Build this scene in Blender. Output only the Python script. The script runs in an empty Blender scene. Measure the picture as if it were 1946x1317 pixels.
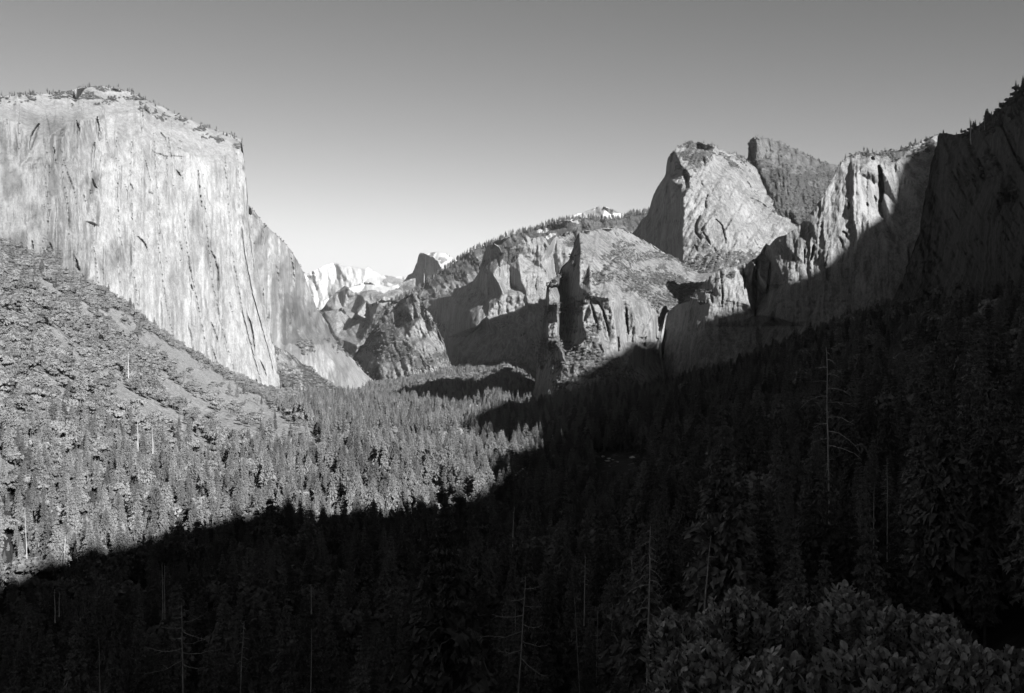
import bpy, math, random
import numpy as np
from mathutils import Vector, Matrix
from mathutils.geometry import delaunay_2d_cdt

random.seed(7); RNG = np.random.default_rng(11)
SC = bpy.context.scene
COL = SC.collection

# ------------------------------------------------------------------ camera, sky, sun, exposure
F, CX, HY = 2070.0, 973.0, 690.0          # focal length, centre column and horizon row in photo pixels
cam = bpy.data.cameras.new('camera'); cam_o = bpy.data.objects.new('camera', cam); COL.objects.link(cam_o)
cam.sensor_width = 36.0; cam.lens = 36.0 * F / 1946.0
cam.shift_y = (HY - 658.5) / 1946.0
cam.clip_start = 0.1; cam.clip_end = 90000.0
cam_o.location = (0, 0, 0); cam_o.rotation_euler = (math.pi / 2, 0, 0)
SC.camera = cam_o

SUN_EL, SUN_AZ = math.radians(20), math.radians(150)   # azimuth clockwise from the view direction (+Y)
w = bpy.data.worlds.new('World'); SC.world = w; w.use_nodes = True
nt = w.node_tree; bg = nt.nodes['Background']
sk = nt.nodes.new('ShaderNodeTexSky'); sk.sky_type = 'NISHITA'; sk.sun_disc = False
sk.sun_elevation = SUN_EL; sk.sun_rotation = SUN_AZ; sk.altitude = 1300; sk.dust_density = 0.15
sp = nt.nodes.new('ShaderNodeSeparateColor'); nt.links.new(sk.outputs[0], sp.inputs[0])   # black and white film behind a red filter
pw = nt.nodes.new('ShaderNodeMath'); pw.operation = 'POWER'; pw.inputs[1].default_value = 1.5
mn = nt.nodes.new('ShaderNodeMath'); mn.operation = 'SMOOTH_MIN'; mn.inputs[1].default_value = 11.0; mn.inputs[2].default_value = 6.0
ff = nt.nodes.new('ShaderNodeMath'); ff.operation = 'MULTIPLY'; ff.inputs[1].default_value = 0.62   # filter factor
nt.links.new(sp.outputs[0], pw.inputs[0]); nt.links.new(pw.outputs[0], mn.inputs[0]); nt.links.new(mn.outputs[0], ff.inputs[0]); nt.links.new(ff.outputs[0], bg.inputs[0])
bg.inputs[1].default_value = 0.05
sun = bpy.data.lights.new('sun', 'SUN'); sun.energy = 5.0; sun.angle = math.radians(0.5); sun.color = (1, 1, 1)
sun_o = bpy.data.objects.new('sun', sun); COL.objects.link(sun_o)
SV = Vector((math.sin(SUN_AZ) * math.cos(SUN_EL), math.cos(SUN_AZ) * math.cos(SUN_EL), math.sin(SUN_EL)))
sun_o.rotation_euler = SV.to_track_quat('Z', 'Y').to_euler()
sun_o.location = (300, -500, 900)
SC.view_settings.view_transform = 'Standard'; SC.view_settings.look = 'None'
SC.view_settings.exposure = 1.4; SC.view_settings.gamma = 1.0
SC.cycles.max_bounces = 4; SC.cycles.diffuse_bounces = 2; SC.cycles.transparent_max_bounces = 16
SC.cycles.use_denoising = True

# ------------------------------------------------------------------ numpy noise
_P = RNG.permutation(4096).astype(np.int64)
_V = RNG.random(4096)
def _h(i, j, s): return _V[(_P[(i + _P[(j + s * 131) & 4095]) & 4095])]
def vn(x, y, s=0):
    x = np.asarray(x, float); y = np.asarray(y, float)
    i = np.floor(x).astype(np.int64); j = np.floor(y).astype(np.int64)
    fx = x - i; fy = y - j
    fx = fx * fx * fx * (fx * (fx * 6 - 15) + 10); fy = fy * fy * fy * (fy * (fy * 6 - 15) + 10)
    a = _h(i, j, s) * (1 - fx) + _h(i + 1, j, s) * fx
    b = _h(i, j + 1, s) * (1 - fx) + _h(i + 1, j + 1, s) * fx
    return (a * (1 - fy) + b * fy) * 2 - 1
def fbm(x, y, o=4, s=0, g=0.5):
    t = 0; a = 1.0; n = 0
    for k in range(o):
        t = t + a * vn(x * 2.03 ** k + 17.3 * k, y * 2.03 ** k - 9.1 * k, s + k); n += a; a *= g
    return t / n
def ss(a, b, x):
    t = np.clip((x - a) / (b - a), 0, 1); return t * t * (3 - 2 * t)
def crack(x, y, s, wd=0.06): return 1 - ss(0, wd, np.abs(vn(x, y, s)))
def inpoly(px, py, poly):
    r = np.zeros(np.shape(px), bool); n = len(poly); j = n - 1
    for i in range(n):
        xi, yi = poly[i]; xj, yj = poly[j]
        c = ((yi > py) != (yj > py)) & (px < (xj - xi) * (py - yi) / ((yj - yi) if yj != yi else 1e-9) + xi)
        r ^= c; j = i
    return r
def softpoly(px, py, poly, rag=8, sc=14, s=3):
    a = fbm(px / sc, py / sc, 3, s) * rag; b = fbm(px / sc, py / sc, 3, s + 9) * rag
    return inpoly(px + a, py + b, poly)

def tin(ctrl):
    """piecewise flat interpolation over scattered (x, y, value) points; returns f(x, y)"""
    c = np.array(ctrl, float)
    v, e, f, *_ = delaunay_2d_cdt([Vector((a, b)) for a, b in c[:, :2]], [], [], 0, 1e-6)
    vv = np.array([(p.x, p.y) for p in v])
    val = np.array([c[np.argmin((c[:, 0] - p[0]) ** 2 + (c[:, 1] - p[1]) ** 2), 2] for p in vv])
    tris = [t for t in f if len(t) == 3]
    def fn(x, y):
        shp = np.shape(x); x = np.ravel(x); y = np.ravel(y)
        out = np.full(x.shape, np.nan)
        for t in tris:
            (x1, y1), (x2, y2), (x3, y3) = vv[t[0]], vv[t[1]], vv[t[2]]
            d = (y2 - y3) * (x1 - x3) + (x3 - x2) * (y1 - y3)
            if abs(d) < 1e-12: continue
            m = np.nonzero((x >= min(x1, x2, x3)) & (x <= max(x1, x2, x3)) & (y >= min(y1, y2, y3)) & (y <= max(y1, y2, y3)))[0]
            if not len(m): continue
            a = ((y2 - y3) * (x[m] - x3) + (x3 - x2) * (y[m] - y3)) / d
            b = ((y3 - y1) * (x[m] - x3) + (x1 - x3) * (y[m] - y3)) / d
            g = 1 - a - b
            k = (a >= -1e-6) & (b >= -1e-6) & (g >= -1e-6)
            out[m[k]] = a[k] * val[t[0]] + b[k] * val[t[1]] + g[k] * val[t[2]]
        bad = np.nonzero(np.isnan(out))[0]
        for q in np.array_split(bad, max(1, len(bad) // 20000)):
            if len(q):
                d2 = (x[q, None] - vv[None, :, 0]) ** 2 + (y[q, None] - vv[None, :, 1]) ** 2 + 1e-6
                wt = d2 ** -3; out[q] = (wt * val).sum(1) / wt.sum(1)
        return out.reshape(shp)
    return fn

# ------------------------------------------------------------------ objects and tags
def tag(o, label=None, cat=None, group=None, kind=None):
    if label: o['label'] = label
    if cat: o['category'] = cat
    if group: o['group'] = group
    if kind: o['kind'] = kind
    return o
def link(name, me, mat=None, parent=None):
    o = bpy.data.objects.new(name, me); COL.objects.link(o)
    if mat and me and not me.materials: me.materials.append(mat)
    if parent: o.parent = parent
    return o
def mesh_np(name, verts, faces, attrs=None):
    """verts (n,3); faces (m,k) with k = 3 or 4"""
    verts = np.asarray(verts, np.float32); faces = np.asarray(faces, np.int32)
    me = bpy.data.meshes.new(name); k = faces.shape[1]
    me.vertices.add(len(verts)); me.vertices.foreach_set('co', verts.ravel())
    me.loops.add(faces.size); me.loops.foreach_set('vertex_index', faces.ravel())
    me.polygons.add(len(faces)); me.polygons.foreach_set('loop_start', np.arange(0, faces.size, k, dtype=np.int32))
    me.update(calc_edges=True)
    for n, a in (attrs or {}).items():
        at = me.attributes.new(n, 'FLOAT', 'POINT'); at.data.foreach_set('value', np.asarray(a, np.float32).ravel())
    me.validate()
    return me
def grid_faces(ny, nx):
    i = np.arange(ny * nx).reshape(ny, nx)
    return np.stack([i[:-1, :-1], i[1:, :-1], i[1:, 1:], i[:-1, 1:]], -1).reshape(-1, 4)

# ------------------------------------------------------------------ materials
class NT:
    def __init__(s, name):
        s.m = bpy.data.materials.new(name); s.m.use_nodes = True; s.t = s.m.node_tree
        s.b = s.t.nodes['Principled BSDF']; s.b.inputs['Roughness'].default_value = 0.9
        s.b.inputs['Specular IOR Level'].default_value = 0.15
        s.co = s.t.nodes.new('ShaderNodeTexCoord').outputs['Object']
    def n(s, typ, **k):
        nd = s.t.nodes.new(typ)
        for a, v in k.items(): setattr(nd, a, v)
        return nd
    def l(s, a, b): s.t.links.new(a, b)
    def val(s, x, sock):
        if isinstance(x, (int, float)): sock.default_value = x
        else: s.l(x, sock)
    def math(s, op, a, b=0.0, clamp=False):
        nd = s.n('ShaderNodeMath', operation=op); nd.use_clamp = clamp
        s.val(a, nd.inputs[0]); s.val(b, nd.inputs[1]); return nd.outputs[0]
    def noise(s, scale, detail=5, rough=0.55, off=0.0):
        mp = s.n('ShaderNodeMapping'); s.l(s.co, mp.inputs[0]); mp.inputs['Scale'].default_value = scale
        mp.inputs['Location'].default_value = (off, off * 1.7, off * .6)
        t = s.n('ShaderNodeTexNoise'); s.l(mp.outputs[0], t.inputs['Vector']); t.inputs['Scale'].default_value = 1
        t.inputs['Detail'].default_value = detail; t.inputs['Roughness'].default_value = rough
        return t.outputs['Fac']
    def rng(s, x, a, b, c=0.0, d=1.0):
        nd = s.n('ShaderNodeMapRange'); nd.interpolation_type = 'SMOOTHSTEP'
        s.l(x, nd.inputs[0])
        for q, v in zip(nd.inputs[1:5], (a, b, c, d)): q.default_value = v
        return nd.outputs[0]
    def mix(s, f, a, b):
        nd = s.n('ShaderNodeMix', data_type='FLOAT'); s.val(f, nd.inputs[0]); s.val(a, nd.inputs[2]); s.val(b, nd.inputs[3])
        return nd.outputs[0]
    def attr(s, name):
        nd = s.n('ShaderNodeAttribute', attribute_name=name); return nd.outputs['Fac']
    def out(s, v, bump=None, bs=0.5, bd=1.0):
        s.l(v, s.b.inputs['Base Color'])
        if bump is not None:
            nd = s.n('ShaderNodeBump'); nd.inputs['Strength'].default_value = bs; nd.inputs['Distance'].default_value = bd
            s.l(bump, nd.inputs['Height']); s.l(nd.outputs[0], s.b.inputs['Normal'])
        return s.m
def granite(name, lo, hi, k=1.0, bd=2.0, veg_alb=0.045, stain=0.55):
    s = NT(name)
    st = s.noise((0.06 / k, 0.06 / k, 0.0028 / k), 3, 0.5)
    st2 = s.noise((0.2 / k, 0.2 / k, 0.007 / k), 3, 0.6, 31.0)
    pt = s.noise((0.008 / k, 0.008 / k, 0.005 / k), 4, 0.55, 7.0)
    fi = s.noise((0.25 / k, 0.25 / k, 0.18 / k), 5, 0.7, 3.0)
    v = s.math('ADD', s.math('MULTIPLY', st, 0.30), s.math('ADD', s.math('MULTIPLY', st2, 0.22), s.math('ADD', s.math('MULTIPLY', pt, 0.28), s.math('MULTIPLY', fi, 0.30))))
    base = s.rng(v, 0.42, 0.68, lo, hi)
    dk = s.rng(s.noise((0.11 / k, 0.11 / k, 0.003 / k), 4, 0.6, 55.0), 0.58, 0.74, 0.0, stain)      # dark water stains
    base = s.math('MULTIPLY', base, s.math('SUBTRACT', 1.0, dk))
    base = s.math('MULTIPLY', base, s.math('SUBTRACT', 1.0, s.attr('weathered')))
    vg = s.attr('veg'); vn_ = s.noise((0.07, 0.07, 0.07), 6, 0.65, 12.0)
    vm = s.rng(s.math('ADD', vg, s.math('MULTIPLY', s.math('SUBTRACT', vn_, 0.5), 1.9)), 0.42, 0.58)
    base = s.mix(vm, base, s.rng(fi, 0.3, 0.7, veg_alb * 0.6, veg_alb * 1.6))
    sn = s.attr('snow')
    sm = s.rng(s.math('ADD', sn, s.math('MULTIPLY', s.math('SUBTRACT', pt, 0.5), 1.1)), 0.44, 0.56)
    base = s.mix(sm, base, s.rng(fi, 0.3, 0.7, 0.27, 0.42))
    return s.out(base, s.math('ADD', fi, s.math('MULTIPLY', st2, 0.9)), 0.7, bd)
M_ELCAP = granite('pale_granite', 0.14, 0.275, 1.0, 2.5, 0.045, 0.4)
M_GRAN = granite('weathered_granite', 0.08, 0.235, 0.9, 3.0, 0.05)
M_SCRUB = granite('scrubby_granite', 0.04, 0.13, 0.9, 3.0, 0.045)
M_SHADEG = granite('shaded_granite', 0.02, 0.08, 0.8, 3.0, 0.025)  # granite tones lowered, putting the shaded wall's shade into its colour
M_FAR = granite('far_granite', 0.10, 0.24, 2.5, 5.0, 0.062)
M_SNOW = granite('snowy_granite', 0.10, 0.22, 4.0, 8.0, 0.06)

def ground_mat():
    s = NT('forest_floor')
    fi = s.noise((0.5, 0.5, 0.5), 5, 0.65); big = s.noise((0.03, 0.03, 0.03), 4, 0.55, 4.0)
    soil = s.rng(s.math('ADD', s.math('MULTIPLY', fi, 0.6), s.math('MULTIPLY', big, 0.4)), 0.3, 0.7, 0.015, 0.04)
    tal = s.math('MULTIPLY', s.rng(fi, 0.35, 0.65, 0.16, 0.36), s.rng(s.noise((0.15, 0.15, 0.15), 5, 0.7, 14.0), 0.35, 0.65, 0.55, 1.2))
    f = s.rng(s.math('ADD', s.attr('talus'), s.math('MULTIPLY', s.math('SUBTRACT', s.noise((0.08, 0.08, 0.08), 5, 0.6, 9.0), 0.5), 0.9)), 0.4, 0.6)
    return s.out(s.mix(f, soil, tal), fi, 0.7, 0.6)
M_GROUND = ground_mat()
def foliage(name, lo, hi):
    s = NT(name); r = s.n('ShaderNodeObjectInfo').outputs['Random']
    fi = s.noise((0.9, 0.9, 0.9), 2, 0.5)
    a = s.math('MULTIPLY', s.mix(r, lo, hi), s.rng(fi, 0.3, 0.7, 0.75, 1.25))
    return s.out(a)
M_NEEDLE = foliage('conifer_needles', 0.07, 0.19)
M_OAK = foliage('oak_leaves', 0.085, 0.17)
def plain(name, lo, hi, sc, bd=0.02):
    s = NT(name); fi = s.noise(sc, 4, 0.6)
    return s.out(s.rng(fi, 0.3, 0.7, lo, hi), fi, 0.6, bd)
M_BARK = plain('bark', 0.05, 0.12, (2, 2, 0.4), 0.1)
M_DEAD = plain('weathered_dead_wood', 0.22, 0.40, (3, 3, 0.5), 0.05)
M_BOULD = plain('boulder_granite', 0.4, 0.7, (0.6, 0.6, 0.6), 0.3)
M_LEAF = plain('manzanita_leaf', 0.24, 0.46, (40, 40, 40), 0.0005)
M_TWIG = plain('manzanita_twig', 0.04, 0.08, (60, 60, 20), 0.002)
M_WATER = plain('white_water', 0.14, 0.36, (0.3, 0.3, 0.03), 0.5)

# ------------------------------------------------------------------ landforms
ZB = np.full((700, 1100), 1e9)          # nearest depth per 2 px cell, px from -127
def zb_add(px, py, D):
    i = ((py + 40) / 2).astype(int); j = ((px + 127) / 2).astype(int)
    k = (i >= 0) & (i < 700) & (j >= 0) & (j < 1100)
    np.minimum.at(ZB, (i[k], j[k]), D[k])
def zb_get(px, py):
    i = np.clip(((py + 40) / 2).astype(int), 0, 699); j = np.clip(((px + 127) / 2).astype(int), 0, 1099)
    return ZB[i, j]
def lin(pts):
    p = np.array(pts, float); return lambda x: np.interp(x, p[:, 0], p[:, 1])
def world(px, py, D): return np.stack([(px - CX) / F * D, D, (HY - py) / F * D], -1)

SHEETS = {}
def sheet(name, label, x0, x1, top, bot, ctrl, mat, relief, thick, jit=2.0, warp=4.0, veg=None, snow=None, stain=None, du=1.7, fall=0.25, seed=1, dmap=None, cuts=None, hj=1.6):
    nx = int((x1 - x0) / du) + 1; px = np.linspace(x0, x1, nx)
    yt = lin(top)(px) + jit * fbm(px / 9.0, px * 0 + seed * 3.3, 4, seed, 0.6); yb = np.maximum(lin(bot)(px), yt + 4)
    ny = int((yb - yt).max() / du) + 2
    t = np.linspace(0, 1, ny)[:, None]
    PX = np.repeat(px[None], ny, 0); PY = yt[None] * (1 - t) + yb[None] * t
    PX = PX + hj * fbm(PY / 13, PX * 0 + seed * 1.7, 4, seed + 30, 0.6)      # ragged upright edges
    wx = PX + warp * fbm(PX / 22, PY / 40, 4, seed + 3); wy = PY + warp * fbm(PX / 22, PY / 30, 4, seed + 7)
    if dmap: ctrl = [(a, b, dmap(a, b, d)) for a, b, d in ctrl]
    fi = tin([(a, b, 1.0 / d) for a, b, d in ctrl])
    D = 1.0 / fi(wx, wy)
    D0 = float(np.median(D)); U = (PX - CX) / F * D0; V = (HY - PY) / F * D0
    D = D + relief(U, V, PX, PY, seed)
    if cuts: D = D + cut_relief(PX, PY, cuts)
    P = world(PX, PY, D)
    vg = veg(PX, PY, U, V) if veg else np.zeros_like(PX)
    sn = snow(PX, PY, U, V) if snow else np.zeros_like(PX)
    sa = stain(PX, PY, U, V) if stain else np.zeros_like(PX)
    zb_add(PX.ravel(), PY.ravel(), D.ravel())
    # the far side: the top runs back and falls away to the ground
    d = P[0, :, :2] / np.linalg.norm(P[0, :, :2], axis=1)[:, None]
    rows = []
    for f in (1.0, 0.55, 0.2, 0.05):
        r = P[0].copy(); r[:, :2] += d * thick * f
        r[:, 2] -= thick * fall * f * f + thick * 0.02
        rows.append(r)
    r = rows[0].copy(); r[:, :2] += d * thick * 0.15; r[:, 2] = -300
    B = np.stack([r] + rows)
    nb = len(B)
    A = np.concatenate([B, P]); at = lambda q: np.concatenate([np.repeat(q[:1], nb, 0), q]).ravel()
    me = mesh_np(name, A.reshape(-1, 3), grid_faces(ny + nb, nx), {'veg': at(vg), 'snow': at(sn), 'weathered': at(sa)})
    o = link(name, me, mat); tag(o, label, None, None, 'structure')
    SHEETS[label] = (PX, PY, P, vg)
    return o

def saw(u, v, lam, s, seed_h=150):
    """vertical corners: the face leans back to one side and then steps forward, as in jointed granite"""
    q = u / lam; c = np.floor(q); f = q - c
    amp = np.abs(vn(c * 3.7 + 0.5, v / seed_h + c * 1.3, s)) ** 0.8 * ss(-0.25, 0.2, vn(c * 5.1 + 0.5, v / (seed_h * 1.6), s + 1))
    return amp * (np.where(f < 0.84, f / 0.84, (1 - f) / 0.16) - 0.5)
def rock(a_flute=14, a_block=6, a_fine=1.5, a_saw=12, fl=70, bl=38, k=1.0, diag=0.0):
    def fn(U, V, PX, PY, s):
        u = (U + diag * V) / k; v = V / k
        r = a_flute * fbm(u / fl, v / (fl * 5.5), 4, s, 0.55)
        bw = np.zeros_like(u); g = 1.0
        for o in range(5):
            f = 2.03 ** o / bl; bw += g * np.abs(vn(u * f + 0.35 * fbm(u / 50, v / 50, 2, s + 9), v * f / 1.9 + 3.1 * o, s + 20 + o)); g *= 0.62
        r -= a_block * 1.5 * (bw - 0.8)                          # bulging blocks with sharp recessed joints
        r += a_fine * fbm(u / 9, v / 15, 3, s + 40, 0.6)
        w1 = u + 16 * fbm(u / 70, v / 160, 3, s + 60); w2 = u + 8 * fbm(u / 30, v / 70, 3, s + 63)
        r += a_saw * (1.3 * saw(w1, v, 88, s + 61) + 0.8 * saw(w2 + 11, v, 37, s + 64, 90) + 0.4 * saw(w2 * 1.1, v, 16, s + 67, 45))
        w3 = v + 10 * fbm(u / 40, v / 40, 3, s + 70)
        r += 0.22 * a_saw * saw(-w3, u, 52, s + 71, 60)
        return r * k
    return fn
def cut_relief(PX, PY, cuts):
    r = np.zeros_like(PX)
    wx = PX + 1.2 * fbm(PX / 7, PY / 7, 3, 140); wy = PY + 1.2 * fbm(PX / 7, PY / 7, 3, 144)
    for pts, wd, dep in cuts:
        x0 = min(p[0] for p in pts) - wd; x1 = max(p[0] for p in pts) + wd; y0 = min(p[1] for p in pts) - wd; y1 = max(p[1] for p in pts) + wd
        m = (PX > x0) & (PX < x1) & (PY > y0) & (PY < y1)
        if not m.any(): continue
        x = wx[m]; y = wy[m]; best = np.full(x.shape, 1e9); n = len(pts) - 1
        for i in range(n):
            ax, ay = pts[i]; bx, by = pts[i + 1]; L2 = (bx - ax) ** 2 + (by - ay) ** 2
            t = np.clip(((x - ax) * (bx - ax) + (y - ay) * (by - ay)) / L2, 0, 1)
            q = (i + t) / n; loc = wd * (0.25 + 1.1 * q * (1 - q) * 2)
            best = np.minimum(best, np.hypot(x - ax - t * (bx - ax), y - ay - t * (by - ay)) / loc)
        r[m] += dep * (1 - ss(0.45, 1.0, best))
    return r
def ledge(lo=0.0, f=60.0, s=5, hi=1.0):
    return lambda PX, PY, U, V: hi * ss(lo, lo + 0.5, fbm(U / f, V / (f * 0.55), 4, s))
def zone(poly, v=1.0, rag=8, base=None, s=3):
    def fn(PX, PY, U, V):
        a = softpoly(PX, PY, poly, rag, 16, s) * v
        return np.maximum(a, base(PX, PY, U, V)) if base else a
    return fn

# --- snowy crest far up the valley
sheet('mountain', 'snow covered mountain crest far beyond the valley', 545, 815,
  [(545,575),(560,555),(583,521),(605,510),(622,502),(637,499),(645,501),(652,505),(668,506),(685,509),(693,511),(700,506),(706,511),(715,517),(725,523),(740,524),(770,526),(815,530)],
  [(545,660),(815,660)],
  [(545,575,16000),(600,515,16400),(640,499,16500),(700,506,16300),(725,523,16200),(815,530,16800),(545,660,15000),(815,660,15000),(650,560,15300),(610,570,15600),(690,540,15500),(760,560,15700),(720,580,15000),(640,530,16100),(672,540,15500),(705,528,16050),(735,545,15500)],
  M_SNOW, rock(26, 22, 6, 12, 110, 70, 5.0, 0.25), 3000, 0.8, 5, snow=lambda PX, PY, U, V: 1.2 - 0.7 * ss(0.1, 0.6, fbm(U / 260, V / 130, 4, 3)) * ss(500, 560, PY) - 0.7 * ss(715, 735, PX) - 0.55 * ss(550, 580, PY), seed=2)
sheet('mountain', 'distant granite domes with snow on their tops and shaded walls', 590, 790,
  [(590,600),(612,588),(630,562),(642,553),(655,543),(664,546),(680,541),(690,537),(697,535),(715,538),(738,545),(755,540),(775,532),(790,528)],
  [(590,680),(790,680)],
  [(590,600,11300),(612,588,11100),(618,575,11000),(614,610,10800),(640,556,11000),(636,590,10600),(655,543,11100),(652,585,10800),(663,547,10700),(661,600,10350),(680,560,10700),(683,600,10500),(690,566,10350),(694,538,10900),(697,535,10800),(697,560,10500),(720,545,10800),(738,545,10900),(735,570,10300),(760,550,10900),(775,532,11100),(790,528,11100),(765,585,10400),(790,600,10400),(590,680,10000),(650,660,10000),(700,640,10000),(790,680,10000),(715,585,10350)],
  M_FAR, rock(14, 8, 3, 8, 60, 40, 3.0), 2000, 0.8, 2.5, snow=lambda PX, PY, U, V: 1.0 * softpoly(PX, PY, [(664,540),(697,526),(740,536),(760,545),(730,556),(700,550),(680,556),(666,552)], 3, 10) * 1.4 - 0.02, veg=lambda PX, PY, U, V: 0.6 * ss(690, 720, PX) * ss(535, 545, PY) * ss(-0.2, 0.4, fbm(U / 200, V / 80, 4, 8)), seed=3)
sheet('cliff', 'sunlit rock slab above the shaded canyon in the distance', 596, 790,
  [(596,625),(606,612),(616,592),(640,588),(652,584),(660,598),(668,606),(680,586),(695,573),(706,578),(718,572),(730,563),(745,567),(752,582),(770,566),(790,570)],
  [(596,745),(790,745)],
  [(596,625,9600),(616,592,9400),(640,588,9300),(660,598,9200),(672,606,9050),(695,573,8900),(702,576,8750),(680,600,8700),(690,640,8500),(660,660,8300),(640,640,8900),(620,660,9100),(700,585,8900),(704,610,8800),(722,575,8500),(708,605,8350),(695,640,8150),(678,655,8000),(720,640,7900),(745,600,8200),(750,575,8600),(790,570,8700),(770,620,8100),(700,690,7700),(790,745,7500),(640,745,8700),(676,690,8400),(596,745,9200),(660,700,8700)],
  M_FAR, rock(14, 9, 4, 10, 60, 40, 2.2, 0.5), 1500, 1.0, 2.5, veg=lambda PX, PY, U, V: 0.5 * ss(0.0, 0.4, fbm(U / 110, V / 60, 4, 8)), seed=4)
# --- half dome
sheet('mountain', 'half dome shaped peak with a sheer dark face', 742, 842,
  [(742,570),(757,546),(768,533),(775,523),(783,519),(788,510),(792,499),(796,483),(800,480),(806,481),(812,484),(822,487),(832,496),(838,507),(842,516)],
  [(742,640),(842,640)],
  [(742,570,14200),(757,546,14000),(775,523,13800),(777,545,13750),(783,519,13850),(797,481,13450),(812,484,13200),(832,496,12850),(842,516,12650),(842,640,12300),(800,600,13100),(742,640,14000)],
  M_FAR, rock(22, 16, 4, 20, 60, 40, 2.0), 250, 0.8, 1.5, fall=0.4, seed=5)
sheet('mountain', 'snowy rounded back of the half dome peak', 806, 910,
  [(806,486),(812,483),(820,480),(830,478.5),(843,479),(850,482),(858,487),(872,497),(885,507),(910,530)],
  [(806,600),(910,600)],
  [(806,486,13450),(830,478,13500),(843,479,13550),(872,497,13800),(910,530,14300),(838,510,12900),(845,525,12800),(880,520,13500),(910,600,13500),(806,600,12900)],
  M_SNOW, rock(18, 16, 6, 10, 60, 40, 2.0), 900, 0.6, 1.5, snow=lambda PX, PY, U, V: 0.95 - 0.5 * ss(-0.1, 0.5, fbm(U / 120, V / 60, 4, 3)) - 0.35 * ss(850, 880, PX), seed=6)
# --- snow peak above the forest ridge
sheet('mountain', 'small snow capped summit behind the wooded ridge', 1050, 1215,
  [(1050,428),(1075,415),(1095,407),(1110,403),(1125,397),(1140,392),(1152,393),(1165,398),(1180,406),(1215,420)],
  [(1050,450),(1215,450)],
  [(1050,428,11500),(1110,403,11400),(1140,392,11300),(1150,400,11000),(1180,406,11500),(1215,420,11800),(1050,450,11000),(1140,450,10500),(1215,450,11200)],
  M_SNOW, rock(8, 7, 3, 4, 60, 40, 2.5), 1500, 1.0, 2, snow=lambda PX, PY, U, V: 1.0 - 0.6 * ss(0.0, 0.5, fbm(U / 120, V / 60, 4, 3)) * ss(1130, 1150, PX) - 0.2 * ss(1150, 1180, PX), seed=7)
# --- long wooded ridge
sheet('hill', 'long ridge with conifers along its crest and patches of snow', 690, 1330,
  [(690,645),(720,602),(745,572),(775,561),(800,546),(830,521),(860,502),(900,474),(930,464),(960,449),(1000,439),(1040,427),(1060,421),(1085,416),(1110,414),(1150,417),(1180,414),(1205,407),(1230,404),(1280,397),(1330,395)],
  [(690,735),(1330,735)],
  [(690,645,8300),(745,572,8300),(800,546,8300),(900,474,8300),(1000,439,8300),(1110,414,8300),(1230,404,8300),(1330,395,8400),(830,580,7400),(930,520,7500),(1000,480,7600),(1100,450,7700),(1230,440,7700),(690,735,7000),(1330,735,6800),(900,640,7000)],
  M_FAR, rock(40, 40, 12, 15, 90, 60, 1.6, 0.6), 2500, 1.6, 5,
  veg=lambda PX, PY, U, V: 0.75 + 0.5 * fbm(U / 150, V / 70, 4, 4) - 1.2 * softpoly(PX, PY, [(800,555),(850,540),(900,515),(915,520),(900,548),(860,552),(800,562)], 8, 14),
  snow=lambda PX, PY, U, V: 1.0 * (softpoly(PX, PY, [(1018,438),(1040,430),(1052,432),(1040,440),(1022,442)], 4, 9) | softpoly(PX, PY, [(1028,452),(1052,441),(1060,445),(1040,456)], 4, 9) | softpoly(PX, PY, [(1083,418),(1105,410),(1100,424),(1085,424)], 4, 9)), seed=8)
# --- sentinel wall and spires
sheet('cliff', 'sharp granite spire and fluted buttresses under the wooded ridge', 790, 1130,
  [(790,575),(797,567),(830,566),(858,562),(863,549),(880,545),(900,533),(910,518),(915,500),(920,480),(926,468),(933,463),(940,463),(948,468),(953,478),(960,480),(968,474),(978,468),(988,462),(995,451),(1002,448),(1012,454),(1020,452),(1030,449),(1038,455),(1044,468),(1052,455),(1060,446),(1080,441),(1100,438),(1130,437)],
  [(790,740),(1130,740)],
  [(790,575,7200),(858,562,6750),(863,549,6800),(880,545,6600),(905,530,6330),(915,500,6260),(926,468,6220),(790,740,7000),(850,715,6500),(850,640,6700),
   (936,464,6000),(938,520,5900),(940,580,5830),(925,600,5850),(905,620,5850),(885,680,5800),(875,710,5800),(912,560,6180),(912,620,6050),(885,640,6350),
   (948,470,6000),(958,560,5830),(962,484,6010),(968,500,6090),(975,545,6020),(980,590,5850),(985,480,6040),(1000,449,5980),(990,520,5850),(1000,560,5800),
   (1008,470,6000),(1012,500,6080),(1020,470,6060),(1028,500,5980),(1030,449,6020),(1040,470,5990),(1042,520,5900),(1047,560,5880),(1050,480,6250),(1056,520,6180),(1060,446,6450),(1078,480,6180),(1090,520,6060),(1100,438,6500),(1130,437,6500),(1130,560,6000),
   (960,640,5650),(1010,620,5650),(1060,600,5800),(1000,740,5450),(1130,740,5500),(930,740,5500)],
  M_GRAN, rock(16, 8, 3.5, 30, 50, 34, 1.4), 700, 2.0, 2.5,
  veg=lambda PX, PY, U, V: 0.42 * ss(0.1, 0.5, fbm(U / 70, V / 50, 4, 6)) + 0.9 * softpoly(PX, PY, [(950,478),(985,470),(995,470),(975,500),(962,500)], 6, 10) + 0.5 * softpoly(PX, PY, [(1050,440),(1130,430),(1130,480),(1080,470)], 6, 10), seed=9, dmap=lambda a, b, d: 5950 + (d - 5950) * 0.72 if a > 941 and a < 1046 and b < 540 else d)
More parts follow.
